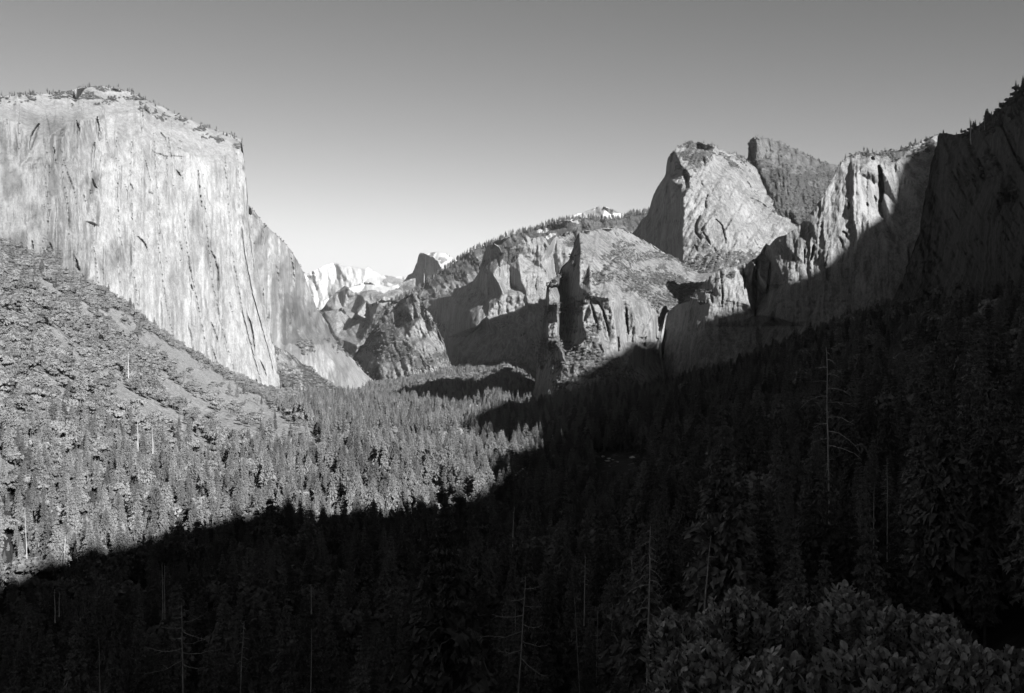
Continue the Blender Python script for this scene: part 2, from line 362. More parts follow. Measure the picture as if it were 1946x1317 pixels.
# --- low rocky spur at the end of the valley
sheet('cliff', 'scrubby rock spur at the head of the valley', 665, 900,
  [(665,690),(680,658),(690,655),(705,634),(718,612),(735,590),(755,575),(772,562),(785,554),(793,555),(800,570),(812,588),(825,610),(835,630),(845,652),(846,662),(856,690),(900,740)],
  [(665,760),(900,760)],
  [(665,690,6500),(690,655,6300),(718,612,6200),(755,575,6100),(788,553,5900),(783,590,5720),(770,640,5560),(768,590,5960),(758,620,5850),(735,640,5750),(700,680,5900),(690,720,5700),(720,700,5450),(730,730,5300),(800,600,5620),(815,592,5580),(799,570,5760),(828,618,5540),(812,640,5480),(803,640,5560),(790,650,5420),(835,640,5560),(845,660,5500),(825,690,5250),(780,690,5250),(856,690,5500),(900,740,5500),(665,760,5500),(780,760,5100),(900,760,5300)],
  M_GRAN, rock(18, 18, 6, 22, 50, 34, 1.3, 0.3), 500, 2.0, 3,
  veg=lambda PX, PY, U, V: 0.55 + 0.55 * fbm(U / 60, V / 40, 4, 6) - 0.5 * softpoly(PX, PY, [(790,600),(845,650),(840,670),(800,680),(770,640)], 6, 12) - 0.5 * softpoly(PX, PY, [(720,690),(770,685),(750,720),(725,722)], 6, 12), seed=10)

# --- the great pale wall: rear buttress, talus behind the nose, then the main prow
sheet('cliff', 'receding pale buttress behind the prow of the great cliff', 452, 730,
  [(452,385),(471,388),(485,402),(500,424),(515,437),(530,450),(545,466),(555,478),(565,495),(575,515),(583,535),(590,556),(602,585),(615,605),(624,618),(630,635),(645,660),(662,675),(680,690),(693,708),(705,720),(718,731),(727,743),(730,750)],
  [(452,775),(730,775)],
  [(452,385,3900),(471,388,3920),(471,500,3850),(452,775,3750),(500,424,4020),(520,440,4130),(530,500,4080),(555,478,4300),(540,560,4150),(575,515,4450),(590,556,4550),(560,640,4230),(602,585,4650),(598,620,4500),(630,635,4800),(612,660,4450),(645,660,4900),(640,700,4520),(680,690,5050),(727,743,5150),(690,740,4800),(640,745,4480),(560,745,4200),(730,775,5000),(600,775,4200)],
  M_ELCAP, rock(16, 5, 1.6, 22, 70, 38), 700, 1.6, 4,
  veg=lambda PX, PY, U, V: 0.75 * (softpoly(PX, PY, [(563,655),(590,645),(598,668),(580,680)], 5, 10) | softpoly(PX, PY, [(612,640),(640,650),(680,690),(650,672)], 8, 10)) * ss(-0.3, 0.1, fbm(U / 20, V / 14, 3, 5)) + 0.45 * ss(0.1, 0.5, fbm(U / 60, V / 90, 4, 6)) * softpoly(PX, PY, [(540,560),(610,580),(645,650),(600,640),(550,650)], 10, 16), seed=12, stain=lambda PX, PY, U, V: 0.28 * ss(0.0, 0.4, fbm(PX / 26, PY / 60, 4, 65)) + 0.25 * softpoly(PX, PY, [(530,555),(600,575),(640,650),(590,660),(535,650)], 10, 16), cuts=[([(502,428),(500,445),(499,465)],2.5,22),([(551,462),(552,480),(554,500)],2.5,24),([(556,500),(557,520),(558,545)],3,28),([(525,505),(528,520),(530,545)],2,16),([(565,625),(570,640),(574,655)],2,14),([(586,595),(590,606)],2,12),([(600,620),(606,640)],2,12),([(527,440),(530,470),(528,500)],1.8,12)])
sheet('cliff', 'huge pale granite wall with a sheer prow, trees along its rim', -125, 538,
  [(-125,200),(-60,186),(36,179),(60,177),(75,178),(100,176),(125,173),(150,167),(175,164),(195,164),(215,166),(228,169),(245,174),(262,180),(275,187),(290,196),(310,204),(330,215),(345,221),(365,229),(385,238),(400,243),(420,249),(440,256),(455,263),(460,266),(464,300),(466,320),(469,345),(471,388),(478,440),(485,480),(492,520),(500,560),(512,620),(520,656),(527,698),(533,730),(538,750)],
  [(-125,530),(36,540),(160,585),(262,670),(400,745),(470,775),(538,785)],
  [(-125,200,3200),(-125,330,2980),(-125,530,2850),(36,179,3420),(100,176,3560),(140,200,3480),(195,164,3760),(262,180,3800),(330,215,3840),(400,243,3900),(460,266,3960),(200,215,3560),(270,215,3600),(340,250,3680),(400,275,3740),(455,285,3830),
   (36,230,3200),(36,320,3100),(62,285,3110),(72,255,3160),(90,260,3140),(100,320,3150),(130,235,3270),(182,225,3400),(188,270,3390),(205,260,3440),(250,260,3480),(300,270,3520),(400,310,3620),(466,320,3750),
   (36,480,3020),(100,430,3080),(160,420,3160),(178,330,3260),(190,340,3310),(178,420,3180),(190,430,3240),(300,450,3370),(400,450,3530),(471,400,3720),
   (36,540,2990),(160,560,3120),(262,640,3220),(300,560,3310),(400,715,3420),(380,600,3400),(430,600,3520),(492,560,3660),(470,755,3480),(512,640,3660),(500,680,3590),(538,760,3620)],
  M_ELCAP, rock(15, 4, 1.3, 25, 75, 40), 900, 1.6, 4, fall=0.12,
  veg=lambda PX, PY, U, V: 0.62 * softpoly(PX, PY, [(-125,150),(230,150),(300,190),(470,265),(470,290),(380,262),(300,225),(235,200),(190,200),(150,190),(100,190),(-125,215)], 7, 12) * ss(-0.1, 0.25, fbm(U / 26, V / 12, 3, 15)) + 0.5 * softpoly(PX, PY, [(-125,440),(60,450),(130,490),(190,540),(-125,560)], 14, 14) * ss(-0.1, 0.3, fbm(U / 30, V / 30, 3, 25)), seed=11, stain=lambda PX, PY, U, V: 0.30 * ss(215, 120, PX + 25 * fbm(PX / 40, PY / 60, 4, 61)) * ss(190, 240, PY) + 0.30 * ss(0.05, 0.45, fbm(PX / 34, PY / 70, 4, 63)) * ss(200, 260, PY) * ss(640, 520, PY),
  cuts=[([(196,200),(190,270),(191,330),(180,400),(178,470),(186,530),(192,570)],1.9,16),([(250,262),(247,330),(250,400),(255,460),(254,520),(262,585),(264,640)],1.8,15),([(292,235),(296,330),(303,420),(301,470),(312,560),(330,645)],1.8,15),([(345,300),(349,380),(352,450),(358,500),(374,570),(388,640),(402,700)],1.8,15),([(386,330),(390,400),(396,470),(402,530),(418,610),(450,722)],1.8,15),([(425,285),(431,350),(437,430),(444,500),(462,600),(480,670),(500,742)],1.8,15),([(450,292),(454,350),(457,420),(466,490),(480,560),(500,630),(520,705)],1.7,14),([(120,222),(117,270),(119,330),(128,390),(131,450)],1.9,16),([(222,260),(220,340),(226,420),(224,500),(232,580)],1.7,14),([(90,290),(86,340),(92,400),(90,450)],1.8,15),([(325,222),(324,290),(330,360)],1.7,14),([(73,236),(66,252),(60,270),(57,284)],7,55),([(184,222),(186,240),(188,266)],5,45),([(180,272),(177,295),(175,326)],4,35),([(145,228),(149,245),(151,262)],4,35),([(136,196),(139,210)],3.5,30),([(159,195),(155,220),(151,250)],2,18),
 ([(103,280),(104,298),(106,310)],3,26),([(272,206),(271,230),(269,252)],2.5,26),([(276,209),(284,218)],5,35),
 ([(288,286),(300,292),(320,298)],1.8,12),([(305,252),(312,262),(316,270)],3,22),([(320,262),(321,280),(322,296)],2,22),([(308,297),(330,297),(350,298)],1.8,12),([(317,300),(318,320),(316,345),(316,380)],1.8,18),([(376,323),(378,345),(381,370),(384,395)],2.2,24),([(336,324),(341,331),(344,335)],3,24),([(276,306),(281,325),(286,345)],2,18),
 ([(338,282),(348,283)],2.2,14),([(338,268),(346,270)],2.2,14),([(282,366),(290,368)],2.2,12),([(262,450),(274,460),(281,478)],2.5,20),([(343,460),(345,478),(344,500)],2.2,20),([(400,475),(408,490),(413,510),(414,560)],2.2,20),([(362,540),(367,552)],2.5,20),([(315,490),(316,505)],2,14),
 ([(400,612),(408,630),(414,650)],2.2,18),([(402,658),(410,680),(414,696)],2.2,18),([(470,600),(477,615),(481,640),(484,665)],3,26),([(487,722),(489,740)],3,22),([(495,685),(502,700),(507,715)],2,14),([(436,575),(441,592)],2,14),([(460,418),(464,424)],2.5,16),([(246,345),(255,362)],2,12),([(120,300),(128,330),(140,360),(146,390)],2,14),([(40,462),(45,480),(47,500)],3,22),([(61,455),(63,475),(64,490)],3,24),([(95,462),(100,478)],3,20),([(144,490),(146,505),(152,515)],5,34),
 ([(224,300),(226,330),(224,352)],2,12),([(238,350),(241,372)],2,12),([(228,450),(232,470)],2,12),([(200,260),(208,285),(212,300)],1.8,10),([(175,340),(178,352),(184,358)],4,26),([(171,360),(174,385)],2.5,20),([(160,370),(163,390)],2,14)])
sheet('hill', 'brushy talus apron tucked behind the foot of the prow', 505, 690,
  [(505,640),(518,652),(530,662),(545,668),(560,678),(575,690),(590,700),(605,712),(625,727),(645,738),(665,746),(690,752)],
  [(505,790),(690,790)],
  [(505,640,3950),(530,662,3980),(575,690,4050),(625,727,4180),(690,752,4350),(520,760,3720),(600,770,3850),(690,790,3900),(505,790,3600)],
  M_GRAN, rock(8, 8, 3, 4, 50, 34, 1.0, 0.8), 60, 2.0, 3, veg=lambda PX, PY, U, V: 0.72 + 0.8 * fbm(U / 45 + V / 40, V / 90 - U / 120, 4, 6) - 0.5 * ss(640, 690, PX), fall=2.0, seed=13)

# --- cathedral group
sheet('hill', 'high scrub covered shoulder with a small block tower on its crest', 1370, 1640,
  [(1370,292),(1400,296),(1421,302),(1422,284),(1424,266),(1430,261),(1440,259),(1450,262),(1460,264),(1475,269),(1490,272),(1500,280),(1512,283),(1522,290),(1535,294),(1550,302),(1562,307),(1580,312),(1595,314),(1640,322)],
  [(1370,430),(1640,430)],
  [(1370,292,4050),(1421,302,4100),(1421,320,4020),(1424,264,4160),(1428,300,4120),(1436,263,4040),(1437,300,3980),(1460,264,4080),(1490,272,4120),(1520,290,4100),(1560,306,4160),(1640,322,4250),(1440,315,3900),(1500,340,3800),(1560,350,3850),(1640,430,3600),(1370,430,3600),(1480,400,3600),(1490,300,4010)],
  M_SCRUB, rock(12, 16, 5, 22, 40, 30, 1.0, 0.1), 400, 2.0, 3,
  veg=lambda PX, PY, U, V: 0.38 * ss(296, 315, PY + 0.1 * (1440 - PX)) + 0.30 + 0.6 * fbm(U / 45, V / 25, 4, 6), seed=14, dmap=lambda a, b, d: d * 1.12)
sheet('cliff', 'massive rounded rock with a shadowed flank and pale slabs', 1190, 1640,
  [(1190,460),(1205,440),(1208,436),(1214,427),(1218,418),(1228,411),(1233,400),(1237,385),(1241,372),(1247,360),(1254,348),(1262,336),(1266,325),(1267,310),(1269,299),(1275,291),(1282,284),(1290,278),(1300,272),(1310,268),(1320,269),(1332,271),(1342,275),(1352,274),(1362,278),(1372,284),(1385,290),(1398,293),(1412,299),(1425,310),(1440,322),(1460,335),(1500,350),(1560,385),(1640,415)],
  [(1190,540),(1640,540)],
  [(1190,460,4200),(1208,437,4150),(1237,385,4050),(1247,360,4000),(1262,336,3920),(1269,300,3880),(1270,330,3830),(1240,470,3900),(1270,420,3720),(1285,500,3560),(1200,520,4000),
   (1281,288,3720),(1281,345,3560),(1290,365,3520),(1296,350,3500),(1301,360,3480),(1300,400,3420),(1296,440,3390),(1299,500,3330),
   (1302,345,3560),(1308,330,3530),(1310,360,3470),(1316,400,3420),(1322,440,3370),(1327,410,3400),(1338,412,3380),(1332,470,3330),(1350,480,3300),
   (1310,268,3780),(1340,290,3680),(1372,284,3860),(1412,299,3920),(1350,330,3570),(1400,340,3640),(1360,390,3440),(1400,440,3400),(1425,320,3850),(1460,335,3900),(1450,400,3580),(1500,350,3880),(1560,385,3850),(1520,430,3600),(1640,415,3950),(1400,490,3330),(1480,490,3420),(1300,540,3280),(1400,540,3240),(1640,540,3500)],
  M_GRAN, rock(11, 11, 3.2, 17, 60, 34, 1.0, -0.55), 700, 2.2, 3.5,
  veg=lambda PX, PY, U, V: 0.6 * softpoly(PX, PY, [(1270,262),(1360,265),(1430,300),(1420,330),(1370,300),(1340,310),(1330,330),(1290,340)], 10, 12) * ss(-0.2, 0.2, fbm(U / 22, V / 16, 3, 5)) + 0.6 * softpoly(PX, PY, [(1305,490),(1380,475),(1470,485),(1470,545),(1300,545)], 8, 14) + 0.4 * ss(0.15, 0.5, fbm(U / 50, V / 40, 4, 6)) + 0.7 * softpoly(PX, PY, [(1425,305),(1480,338),(1560,378),(1640,408),(1640,430),(1540,400),(1470,360)], 8, 12), seed=15, dmap=lambda a, b, d: d * 1.12, cuts=[([(1302,325),(1304,335),(1306,345)],9,60),([(1345,370),(1340,385),(1341,395)],3,28),([(1330,410),(1323,425),(1322,440),(1332,455)],4,38),([(1336,440),(1345,455),(1350,465)],3,26),([(1360,415),(1372,428),(1376,445),(1380,462)],2.5,26),([(1320,465),(1326,478)],3,24),([(1336,298),(1339,312)],4,26),([(1333,345),(1336,356)],2,14),([(1420,345),(1428,358)],3,20),([(1425,375),(1445,386),(1460,395)],3,18),([(1357,470),(1362,480)],3,16)])
sheet('cliff', 'steep spur of lit slabs and dark gullies beside the waterfall', 1006, 1372,
  [(1006,765),(1012,748),(1016,733),(1020,690),(1030,640),(1035,590),(1038,548),(1045,535),(1058,526),(1066,508),(1080,495),(1088,474),(1094,452),(1098,444),(1103,440),(1112,438),(1140,435),(1165,432),(1185,436),(1198,443),(1210,450),(1235,462),(1260,478),(1290,494),(1310,512),(1330,520),(1350,518),(1372,512)],
  [(1006,790),(1100,790),(1372,770)],
  [(1006,765,3350),(1016,733,3300),(1025,660,3250),(1036,545,3300),(1036,600,3250),(1034,650,3200),(1030,700,3180),(1024,745,3150),
   (1044,545,3090),(1043,580,3040),(1042,615,3000),(1042,650,2960),(1057,540,3080),(1058,580,3010),(1059,615,2980),(1060,650,2940),
   (1065,512,3450),(1066,545,3430),(1067,580,3400),(1068,615,3350),(1070,650,3230),(1080,495,3440),(1101,545,3100),(1104,580,3035),(1109,615,2975),(1040,690,3060),(1037,725,3000),(1046,700,2960),(1048,735,2900),
   
   (1102,441,3420),(1101,500,3180),(1116,640,2915),(1112,660,2940),(1090,668,2950),(1075,690,2880),(1085,720,2800),(1130,700,2790),
   (1120,500,3180),(1122,560,3010),(1128,590,2970),(1118,580,3080),(1140,640,2880),(1150,670,2830),(1135,575,3060),(1142,610,3010),(1150,645,2960),
   (1155,565,2960),(1165,600,2900),(1172,650,2850),(1182,570,2970),(1188,600,3020),(1192,650,2960),(1200,570,2940),(1206,610,2890),(1212,650,2860),(1228,575,2960),(1240,610,2910),(1244,650,2880),(1250,590,2990),(1256,610,3100),(1258,680,3030),
   (1140,435,3650),(1185,436,3740),(1260,478,3640),(1330,520,3560),(1372,512,3600),(1150,500,3280),(1210,510,3330),(1250,545,3160),(1300,545,3360),(1275,575,3080),(1290,600,3080),(1330,580,3240),(1372,600,3250),
   (1050,790,2750),(1100,790,2600),(1180,790,2650),(1180,710,2800),(1250,770,2750),(1372,770,2750),(1290,700,2950)],
  M_GRAN, rock(9, 7, 2.8, 18, 46, 28, 0.9, -0.15), 300, 2.4, 3,
  veg=lambda PX, PY, U, V: 0.36 + 0.45 * fbm(U / 40, V / 26, 4, 6) + 0.25 * softpoly(PX, PY, [(1190,520),(1260,505),(1330,545),(1290,580),(1240,590),(1215,560)], 9, 14) - 0.35 * softpoly(PX, PY, [(1130,570),(1260,590),(1250,680),(1150,680)], 6, 12) + 0.2 * softpoly(PX, PY, [(1050,640),(1130,670),(1170,680),(1100,740),(1050,720)], 6, 12), seed=16, dmap=lambda a, b, d: float(np.interp(a, [1150, 1262], [0.84, 0.92])) * (2930 + (d - 2930) * 0.55 if a > 1112 and b > 545 and b < 680 else d),
  cuts=[([(1135,572),(1146,590),(1153,615),(1158,640)],3.5,30),([(1122,575),(1130,600),(1136,625)],4,30),([(1190,585),(1191,610),(1194,635)],4,32),([(1174,640),(1176,655),(1175,668)],4,30),([(1247,585),(1250,600),(1252,620)],3,24),([(1213,640),(1222,644),(1230,640)],2.5,18),([(1186,490),(1195,500),(1200,512)],2.5,18),([(1208,480),(1214,495)],2.5,18),([(1165,440),(1172,450),(1180,458)],3,20)])
sheet('cliff', 'dark streaked wall ending in a bright rounded buttress', 1262, 1830,
  [(1262,625),(1266,600),(1272,588),(1290,578),(1310,572),(1318,556),(1330,546),(1338,538),(1345,527),(1360,518),(1375,510),(1395,507),(1410,501),(1428,496),(1435,491),(1445,482),(1450,470),(1456,463),(1462,466),(1475,452),(1490,447),(1510,436),(1525,421),(1535,412),(1545,400),(1553,388),(1560,380),(1568,368),(1575,352),(1583,338),(1590,325),(1600,307),(1608,299),(1616,295),(1630,291),(1645,288),(1660,292),(1672,293),(1680,287),(1700,288),(1720,281),(1740,272),(1760,264),(1775,257),(1785,253),(1830,262)],
  [(1262,790),(1500,750),(1830,640)],
  [(1262,625,2900),(1272,588,2850),(1300,576,2760),(1318,556,2700),(1335,545,2640),(1345,527,2600),(1350,580,2500),(1340,620,2520),(1375,510,2560),(1395,507,2550),(1380,570,2480),(1425,580,2430),(1428,496,2500),
   (1434,493,2520),(1450,478,2640),(1448,560,2580),(1436,600,2460),(1450,620,2500),(1456,464,2500),(1464,466,2400),(1459,540,2360),(1464,600,2310),(1480,455,2330),(1490,540,2240),(1525,421,2270),(1530,500,2190),(1545,400,2240),
   (1550,420,2185),(1575,352,2230),(1580,420,2150),(1590,325,2250),(1600,307,2300),(1616,295,2360),(1620,310,2260),(1600,400,2140),(1630,330,2150),(1637,400,2090),(1640,320,2150),(1660,300,2250),(1662,330,2150),(1668,350,2220),(1675,400,2170),(1682,330,2170),(1690,400,2100),(1645,288,2400),(1700,288,2420),(1702,310,2250),(1712,400,2140),(1740,272,2400),(1780,258,2400),(1780,400,2060),
   (1262,770,2680),(1345,700,2380),(1450,690,2270),(1530,620,2150),(1640,560,1990),(1720,500,1950),(1780,600,1800),(1500,720,2050),(1640,640,1880)],
  M_GRAN, rock(9, 5, 1.8, 15, 46, 30, 0.85), 600, 2.4, 3.0,
  veg=lambda PX, PY, U, V: 0.6 * softpoly(PX, PY, [(1590,285),(1780,250),(1780,290),(1700,310),(1690,300),(1640,300),(1600,312)], 7, 12) * ss(-0.2, 0.2, fbm(U / 16, V / 12, 3, 5)) + 0.75 * softpoly(PX, PY, [(1300,560),(1350,530),(1400,515),(1400,530),(1360,545),(1340,580)], 6, 10) * ss(0, .3, fbm(U / 16, V / 12, 3, 8)), seed=17, dmap=lambda a, b, d: 1.05 * (2330 + (d - 2330) * 0.45),
  cuts=[([(1670,315),(1674,335),(1676,360),(1674,385)],8,55),([(1655,300),(1662,303)],5,30),([(1657,335),(1661,350)],2.5,18),([(1662,372),(1665,384)],2.5,18),([(1647,385),(1650,392)],3,16),([(1612,385),(1614,392),(1612,398)],3,18),([(1600,440),(1608,445),(1612,455)],2.5,18),([(1595,452),(1600,462)],2.5,18),([(1546,465),(1544,480),(1541,495)],4,30),([(1440,490),(1437,520),(1434,560),(1436,600)],8,55),([(1464,500),(1462,530),(1458,560)],5,34),([(1412,510),(1416,530),(1414,550)],3,22),([(1350,560),(1354,575)],3,18),([(1370,520),(1373,560),(1372,590)],2.5,16),([(1575,470),(1568,500),(1572,530)],2,12),([(1530,470),(1528,500)],2,12),([(1725,470),(1728,500)],2.5,16)])
sheet('cliff', 'steep shaded rock face rising beyond the dark forest slope', 1640, 2080,
  [(1640,668),(1668,618),(1690,585),(1705,552),(1722,512),(1738,470),(1748,440),(1755,395),(1764,350),(1770,310),(1778,280),(1785,254),(1800,253),(1813,256),(1825,255),(1840,250),(1850,243),(1862,236),(1870,229),(1880,222),(1890,212),(1894,206),(1903,205),(1906,197),(1912,193),(1946,165),(2080,60)],
  [(1640,690),(1850,690),(2080,690)],
  [(1640,668,1500),(1705,552,1470),(1748,440,1440),(1764,350,1440),(1785,254,1430),(1800,290,1340),(1790,350,1360),(1830,300,1250),(1850,243,1290),(1862,300,1190),(1870,340,1210),(1840,400,1230),(1790,470,1330),(1760,540,1340),(1800,560,1230),(1860,450,1130),(1846,480,1180),(1850,560,1120),(1875,420,1090),(1903,205,1140),(1900,260,1080),(1915,330,1010),(1946,165,1010),(1946,330,960),(1880,600,1030),(1946,600,880),(2080,60,820),(2080,400,760),(2080,690,720),(1850,690,1080),(1640,690,1450)],
  M_SHADEG, rock(12, 12, 3.5, 16, 46, 30, 0.8, 0.5), 420, 3.5, 4.0,
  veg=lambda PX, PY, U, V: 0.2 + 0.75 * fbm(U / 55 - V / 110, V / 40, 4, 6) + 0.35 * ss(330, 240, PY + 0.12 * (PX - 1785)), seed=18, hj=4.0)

# --- the valley ground: one terrain through the talus, the valley floor, the dark slope and the viewpoint
G_PIX = [(36,470,2800),(100,505,2850),(180,538,2950),(262,618,3150),(330,650,3280),(400,693,3420),(470,728,3520),(537,750,3640),
  (-150,400,2600),(-150,700,1000),(-150,1110,480),(-400,300,2300),(-400,700,900),(-400,1110,420),(36,1110,540),(36,800,900),(36,640,1350),(150,700,1350),(300,1030,740),(300,930,1050),(300,800,1500),(300,700,2250),(450,760,2650),(450,860,1500),(540,790,2600),(600,850,1680),(640,800,2450),(620,768,3500),
  (640,790,2690),(900,1000,868),(700,1317,430),(300,1317,428),(36,1317,425),(-150,1317,420),(1000,900,1280),(1000,790,2690),(750,752,4340),(1000,750,4485),
  (720,752,4350),(790,726,4700),(860,708,4900),(930,709,4900),(1000,714,4850),(1030,752,4200),(660,752,4700),(600,745,6500),(700,715,7000),(1100,715,7000),
  (1070,764,2200),(1150,755,2200),(1250,762,2330),(1320,738,2330),(1400,712,2150),(1500,690,1850),(1600,662,1600),(1720,610,1300),(1850,600,1000),(1950,590,820),(2100,560,680),
  (1100,880,1300),(1200,1000,800),(1400,850,1100),(1600,800,850),(1800,750,600),(1950,780,420),(2200,760,300),
  (1000,1317,425),(1300,1317,330),(1500,1317,230),(1700,1317,140),(1950,1317,75),(2250,1317,52),(2300,1000,90)]
G_PIX += [(690, 755, 4076), (797, 755, 4076), (903, 755, 4076), (1010, 755, 4076), (680, 762, 3680), (800, 762, 3680), (920, 762, 3680), (1040, 762, 3680), (670, 775, 3117), (793, 775, 3117), (917, 775, 3117), (1040, 775, 3117), (680, 800, 2409), (800, 800, 2409), (920, 800, 2409), (1040, 800, 2409), (650, 830, 1893), (782, 830, 1893), (913, 830, 1893), (1045, 830, 1893), (570, 870, 1472), (690, 870, 1472), (810, 870, 1472), (930, 870, 1472), (1050, 870, 1472), (400, 930, 1104), (512, 930, 1104), (623, 930, 1104), (735, 930, 1104), (847, 930, 1104), (958, 930, 1104), (1070, 930, 1104), (270, 1000, 855), (387, 1000, 855), (504, 1000, 855), (621, 1000, 855), (739, 1000, 855), (856, 1000, 855), (973, 1000, 855), (1090, 1000, 855), (80, 1120, 616), (205, 1120, 616), (330, 1120, 616), (455, 1120, 616), (580, 1120, 616), (705, 1120, 616), (830, 1120, 616), (955, 1120, 616), (1080, 1120, 616), (36, 1200, 520), (162, 1200, 520), (287, 1200, 520), (412, 1200, 520), (538, 1200, 520), (664, 1200, 520), (789, 1200, 520), (914, 1200, 520), (1040, 1200, 520)]
G_PIX = [q for q in G_PIX if q not in [(640,790,2690),(750,752,4340),(1000,750,4485),(600,850,1680),(450,860,1500)]]
G_W = [(0,-6,-1.7),(-30,-6,-2),(40,-6,-1.7),(-4,2,-2.0),(4,2,-2.0),(0,6,-3.2),(3,7,-3.2),(8,8,-3.2),(-10,8,-5),(2.5,5,-2.7),(0,20,-13),(15,20,-10),(-20,25,-18),(0,60,-34),(40,60,-25),(0,140,-58),(-150,100,-62),(70,90,-32),(-400,150,-100),(-900,100,-70),(160,60,-5),(400,150,40),(900,300,160),(-1600,500,150),(-3500,2000,500),(3500,2000,500),(-3000,7000,100),(3000,7000,100),(0,9000,100)]
gc = [tuple(world(np.float64(a), np.float64(b), np.float64(d))) for a, b, d in G_PIX] + [tuple(map(float, q)) for q in G_W]
_gt = tin([(math.asinh(x / 40), math.asinh(y / 40), z) for x, y, z in gc])      # compressed plan so that near and far triangles are well shaped
def ground_z(X, Y):
    X = np.asarray(X, float); Y = np.asarray(Y, float)
    z = 0; r = np.clip(0.05 * np.hypot(X, Y), 0.2, 70)
    offs = [(0, 0)] + [(math.cos(a) * q, math.sin(a) * q) for q in (0.6, 1.1) for a in np.arange(0, 6.28, 1.2566)]
    for ox, oy in offs:
        x = X + ox * r; y = Y + oy * r
        z = z + _gt(np.arcsinh(x / 40), np.arcsinh(y / 40))
    z = z / len(offs)
    amp = np.clip((np.hypot(X, Y) - 6) / 500, 0, 1)
    return z + amp * (7 * fbm(X / 130, Y / 130, 4, 91) + 1.2 * fbm(X / 22, Y / 22, 3, 95))
ua = np.linspace(-0.80, 0.80, 620); ry = np.concatenate([np.linspace(-40, 3, 30), np.geomspace(3.2, 7600, 760)])
GY = np.repeat(ry[:, None], len(ua), 1); GX = ua[None, :] * (np.abs(GY) + 40)
GZ = ground_z(GX, GY)
def to_px(X, Y, Z): return CX + X / Y * F, HY - Z / Y * F
Ysafe = np.maximum(GY, 1.0); gpx, gpy = to_px(GX, Ysafe, GZ)
STRIPS = [[(266,628),(300,640),(362,680),(425,720),(485,752),(545,788),(610,832),(640,862),(600,858),(550,842),(495,808),(425,766),(365,728),(308,684),(268,650)],
          [(280,690),(345,735),(395,765),(455,800),(525,838),(560,870),(500,850),(430,822),(365,785),(312,748)],
          [(84,618),(132,650),(172,695),(140,692),(100,660)], [(184,698),(245,735),(305,772),(360,802),(350,830),(280,805),(222,765)],
          [(70,520),(112,545),(120,572),(80,560)], [(205,585),(256,608),(262,645),(222,630)],[(60,690),(100,720),(150,760),(120,760),(75,730)],[(150,575),(200,610),(190,625),(150,600)],[(330,800),(400,840),(440,870),(380,860)]]
CLEAR = [(1128,860),(1218,860),(1218,893),(1128,893)]
def strips(px, py):
    m = np.zeros(np.shape(px), bool)
    for q in STRIPS: m |= softpoly(px, py, q, 9, 18, 33)
    return m
talus = strips(gpx, gpy).astype(float) * (GY > 300)
talus = np.maximum(talus, 0.55 * ((gpx < 640) & (gpy < 900) & (GY > 500)))
talus = np.maximum(talus, 0.9 * ss(0.25, 0.5, fbm(gpx / 40 + gpy / 60, gpy / 22 - gpx / 60, 4, 35)) * ((gpx < 620) & (gpy < 830) & (GY > 600)))
talus = np.maximum(talus, softpoly(gpx, gpy, CLEAR, 26, 22, 3) * (GY > 600) * 0.38)
me = mesh_np('ground', np.stack([GX, GY, GZ], -1).reshape(-1, 3), grid_faces(*GX.shape), {'talus': talus.ravel()})
tag(link('ground', me, M_GROUND), 'valley ground of forest floor and pale talus', None, None, 'structure')
k = GY > 20
zb_add(gpx[k], gpy[k], GY[k])
# far low base under everything, reaching the horizon
a = np.linspace(0, 2 * math.pi, 97)[:-1]; rr = np.array([0.0, 3000, 8000, 15000, 24000])
bx = np.outer(rr, np.cos(a)); by = np.outer(rr, np.sin(a)); bz = np.full_like(bx, -420.0)
i = np.arange(bx.size).reshape(bx.shape); ff = np.stack([i[:-1], i[1:], np.roll(i[1:], -1, 1), np.roll(i[:-1], -1, 1)], -1).reshape(-1, 4)
tag(link('terrain', mesh_np('terrain', np.stack([bx, by, bz], -1).reshape(-1, 3), ff[96:], {'talus': np.zeros(bx.size)}), M_GROUND), 'low wooded country reaching the horizon', None, None, 'structure')

# --- the mountain behind the viewpoint, whose crest throws the valley into shade
sx, sy = SV.x / math.hypot(SV.x, SV.y), SV.y / math.hypot(SV.x, SV.y)
RIDGE = [(-900,90),(-400,160),(58,262),(157,300),(251,326),(308,320),(371,312),(450,350),(566,428),(700,466),(760,522),(800,615),(907,685),(1040,745),(1169,830),(1278,828),(1360,868),(1510,948),(1640,976),(1741,975),(1764,985),(1802,1035),(1855,1058),(1871,1066),(1902,1105),(1936,1172),(1955,1200),(2008,1240),(2050,1255),(2120,1200),(2250,950),(2400,700),(2800,500),(3600,300)]
ra = np.linspace(-900, 3600, 900); rh = lin(RIDGE)(ra) + 5 * fbm(ra / 45, ra * 0, 4, 77) + 2.5 * fbm(ra / 12, ra * 0, 2, 78)
prof = [(-900, -0.0), (-420, 0.45), (-120, 0.86), (-25, 0.985), (0, 1.0), (30, 0.985), (200, 0.85), (700, 0.45), (1600, 0.0)]
R0 = 420.0
rows = []
for d, f in prof:
    q = R0 + d
    zb_ = -420 + (rh + 420) * f + (18 * fbm(ra / 70, ra * 0 + d, 3, 80) if d else 0)
    rows.append(np.stack([q * sx - ra * sy, q * sy + ra * sx, zb_], -1))
rows = rows[2:]                                             # the near side ends in a steep road cut above the viewpoint
r0 = rows[0].copy(); r0[:, :2] += np.array([-sx, -sy]) * 40; r0[:, 2] = -420
rows = np.stack([r0] + rows)
o = link('mountain', mesh_np('mountain', rows.reshape(-1, 3), grid_faces(rows.shape[0], rows.shape[1])[:, ::-1], {'veg': np.ones(rows.shape[:2]).ravel(), 'snow': np.zeros(rows.shape[:2]).ravel()}), M_SHADEG)
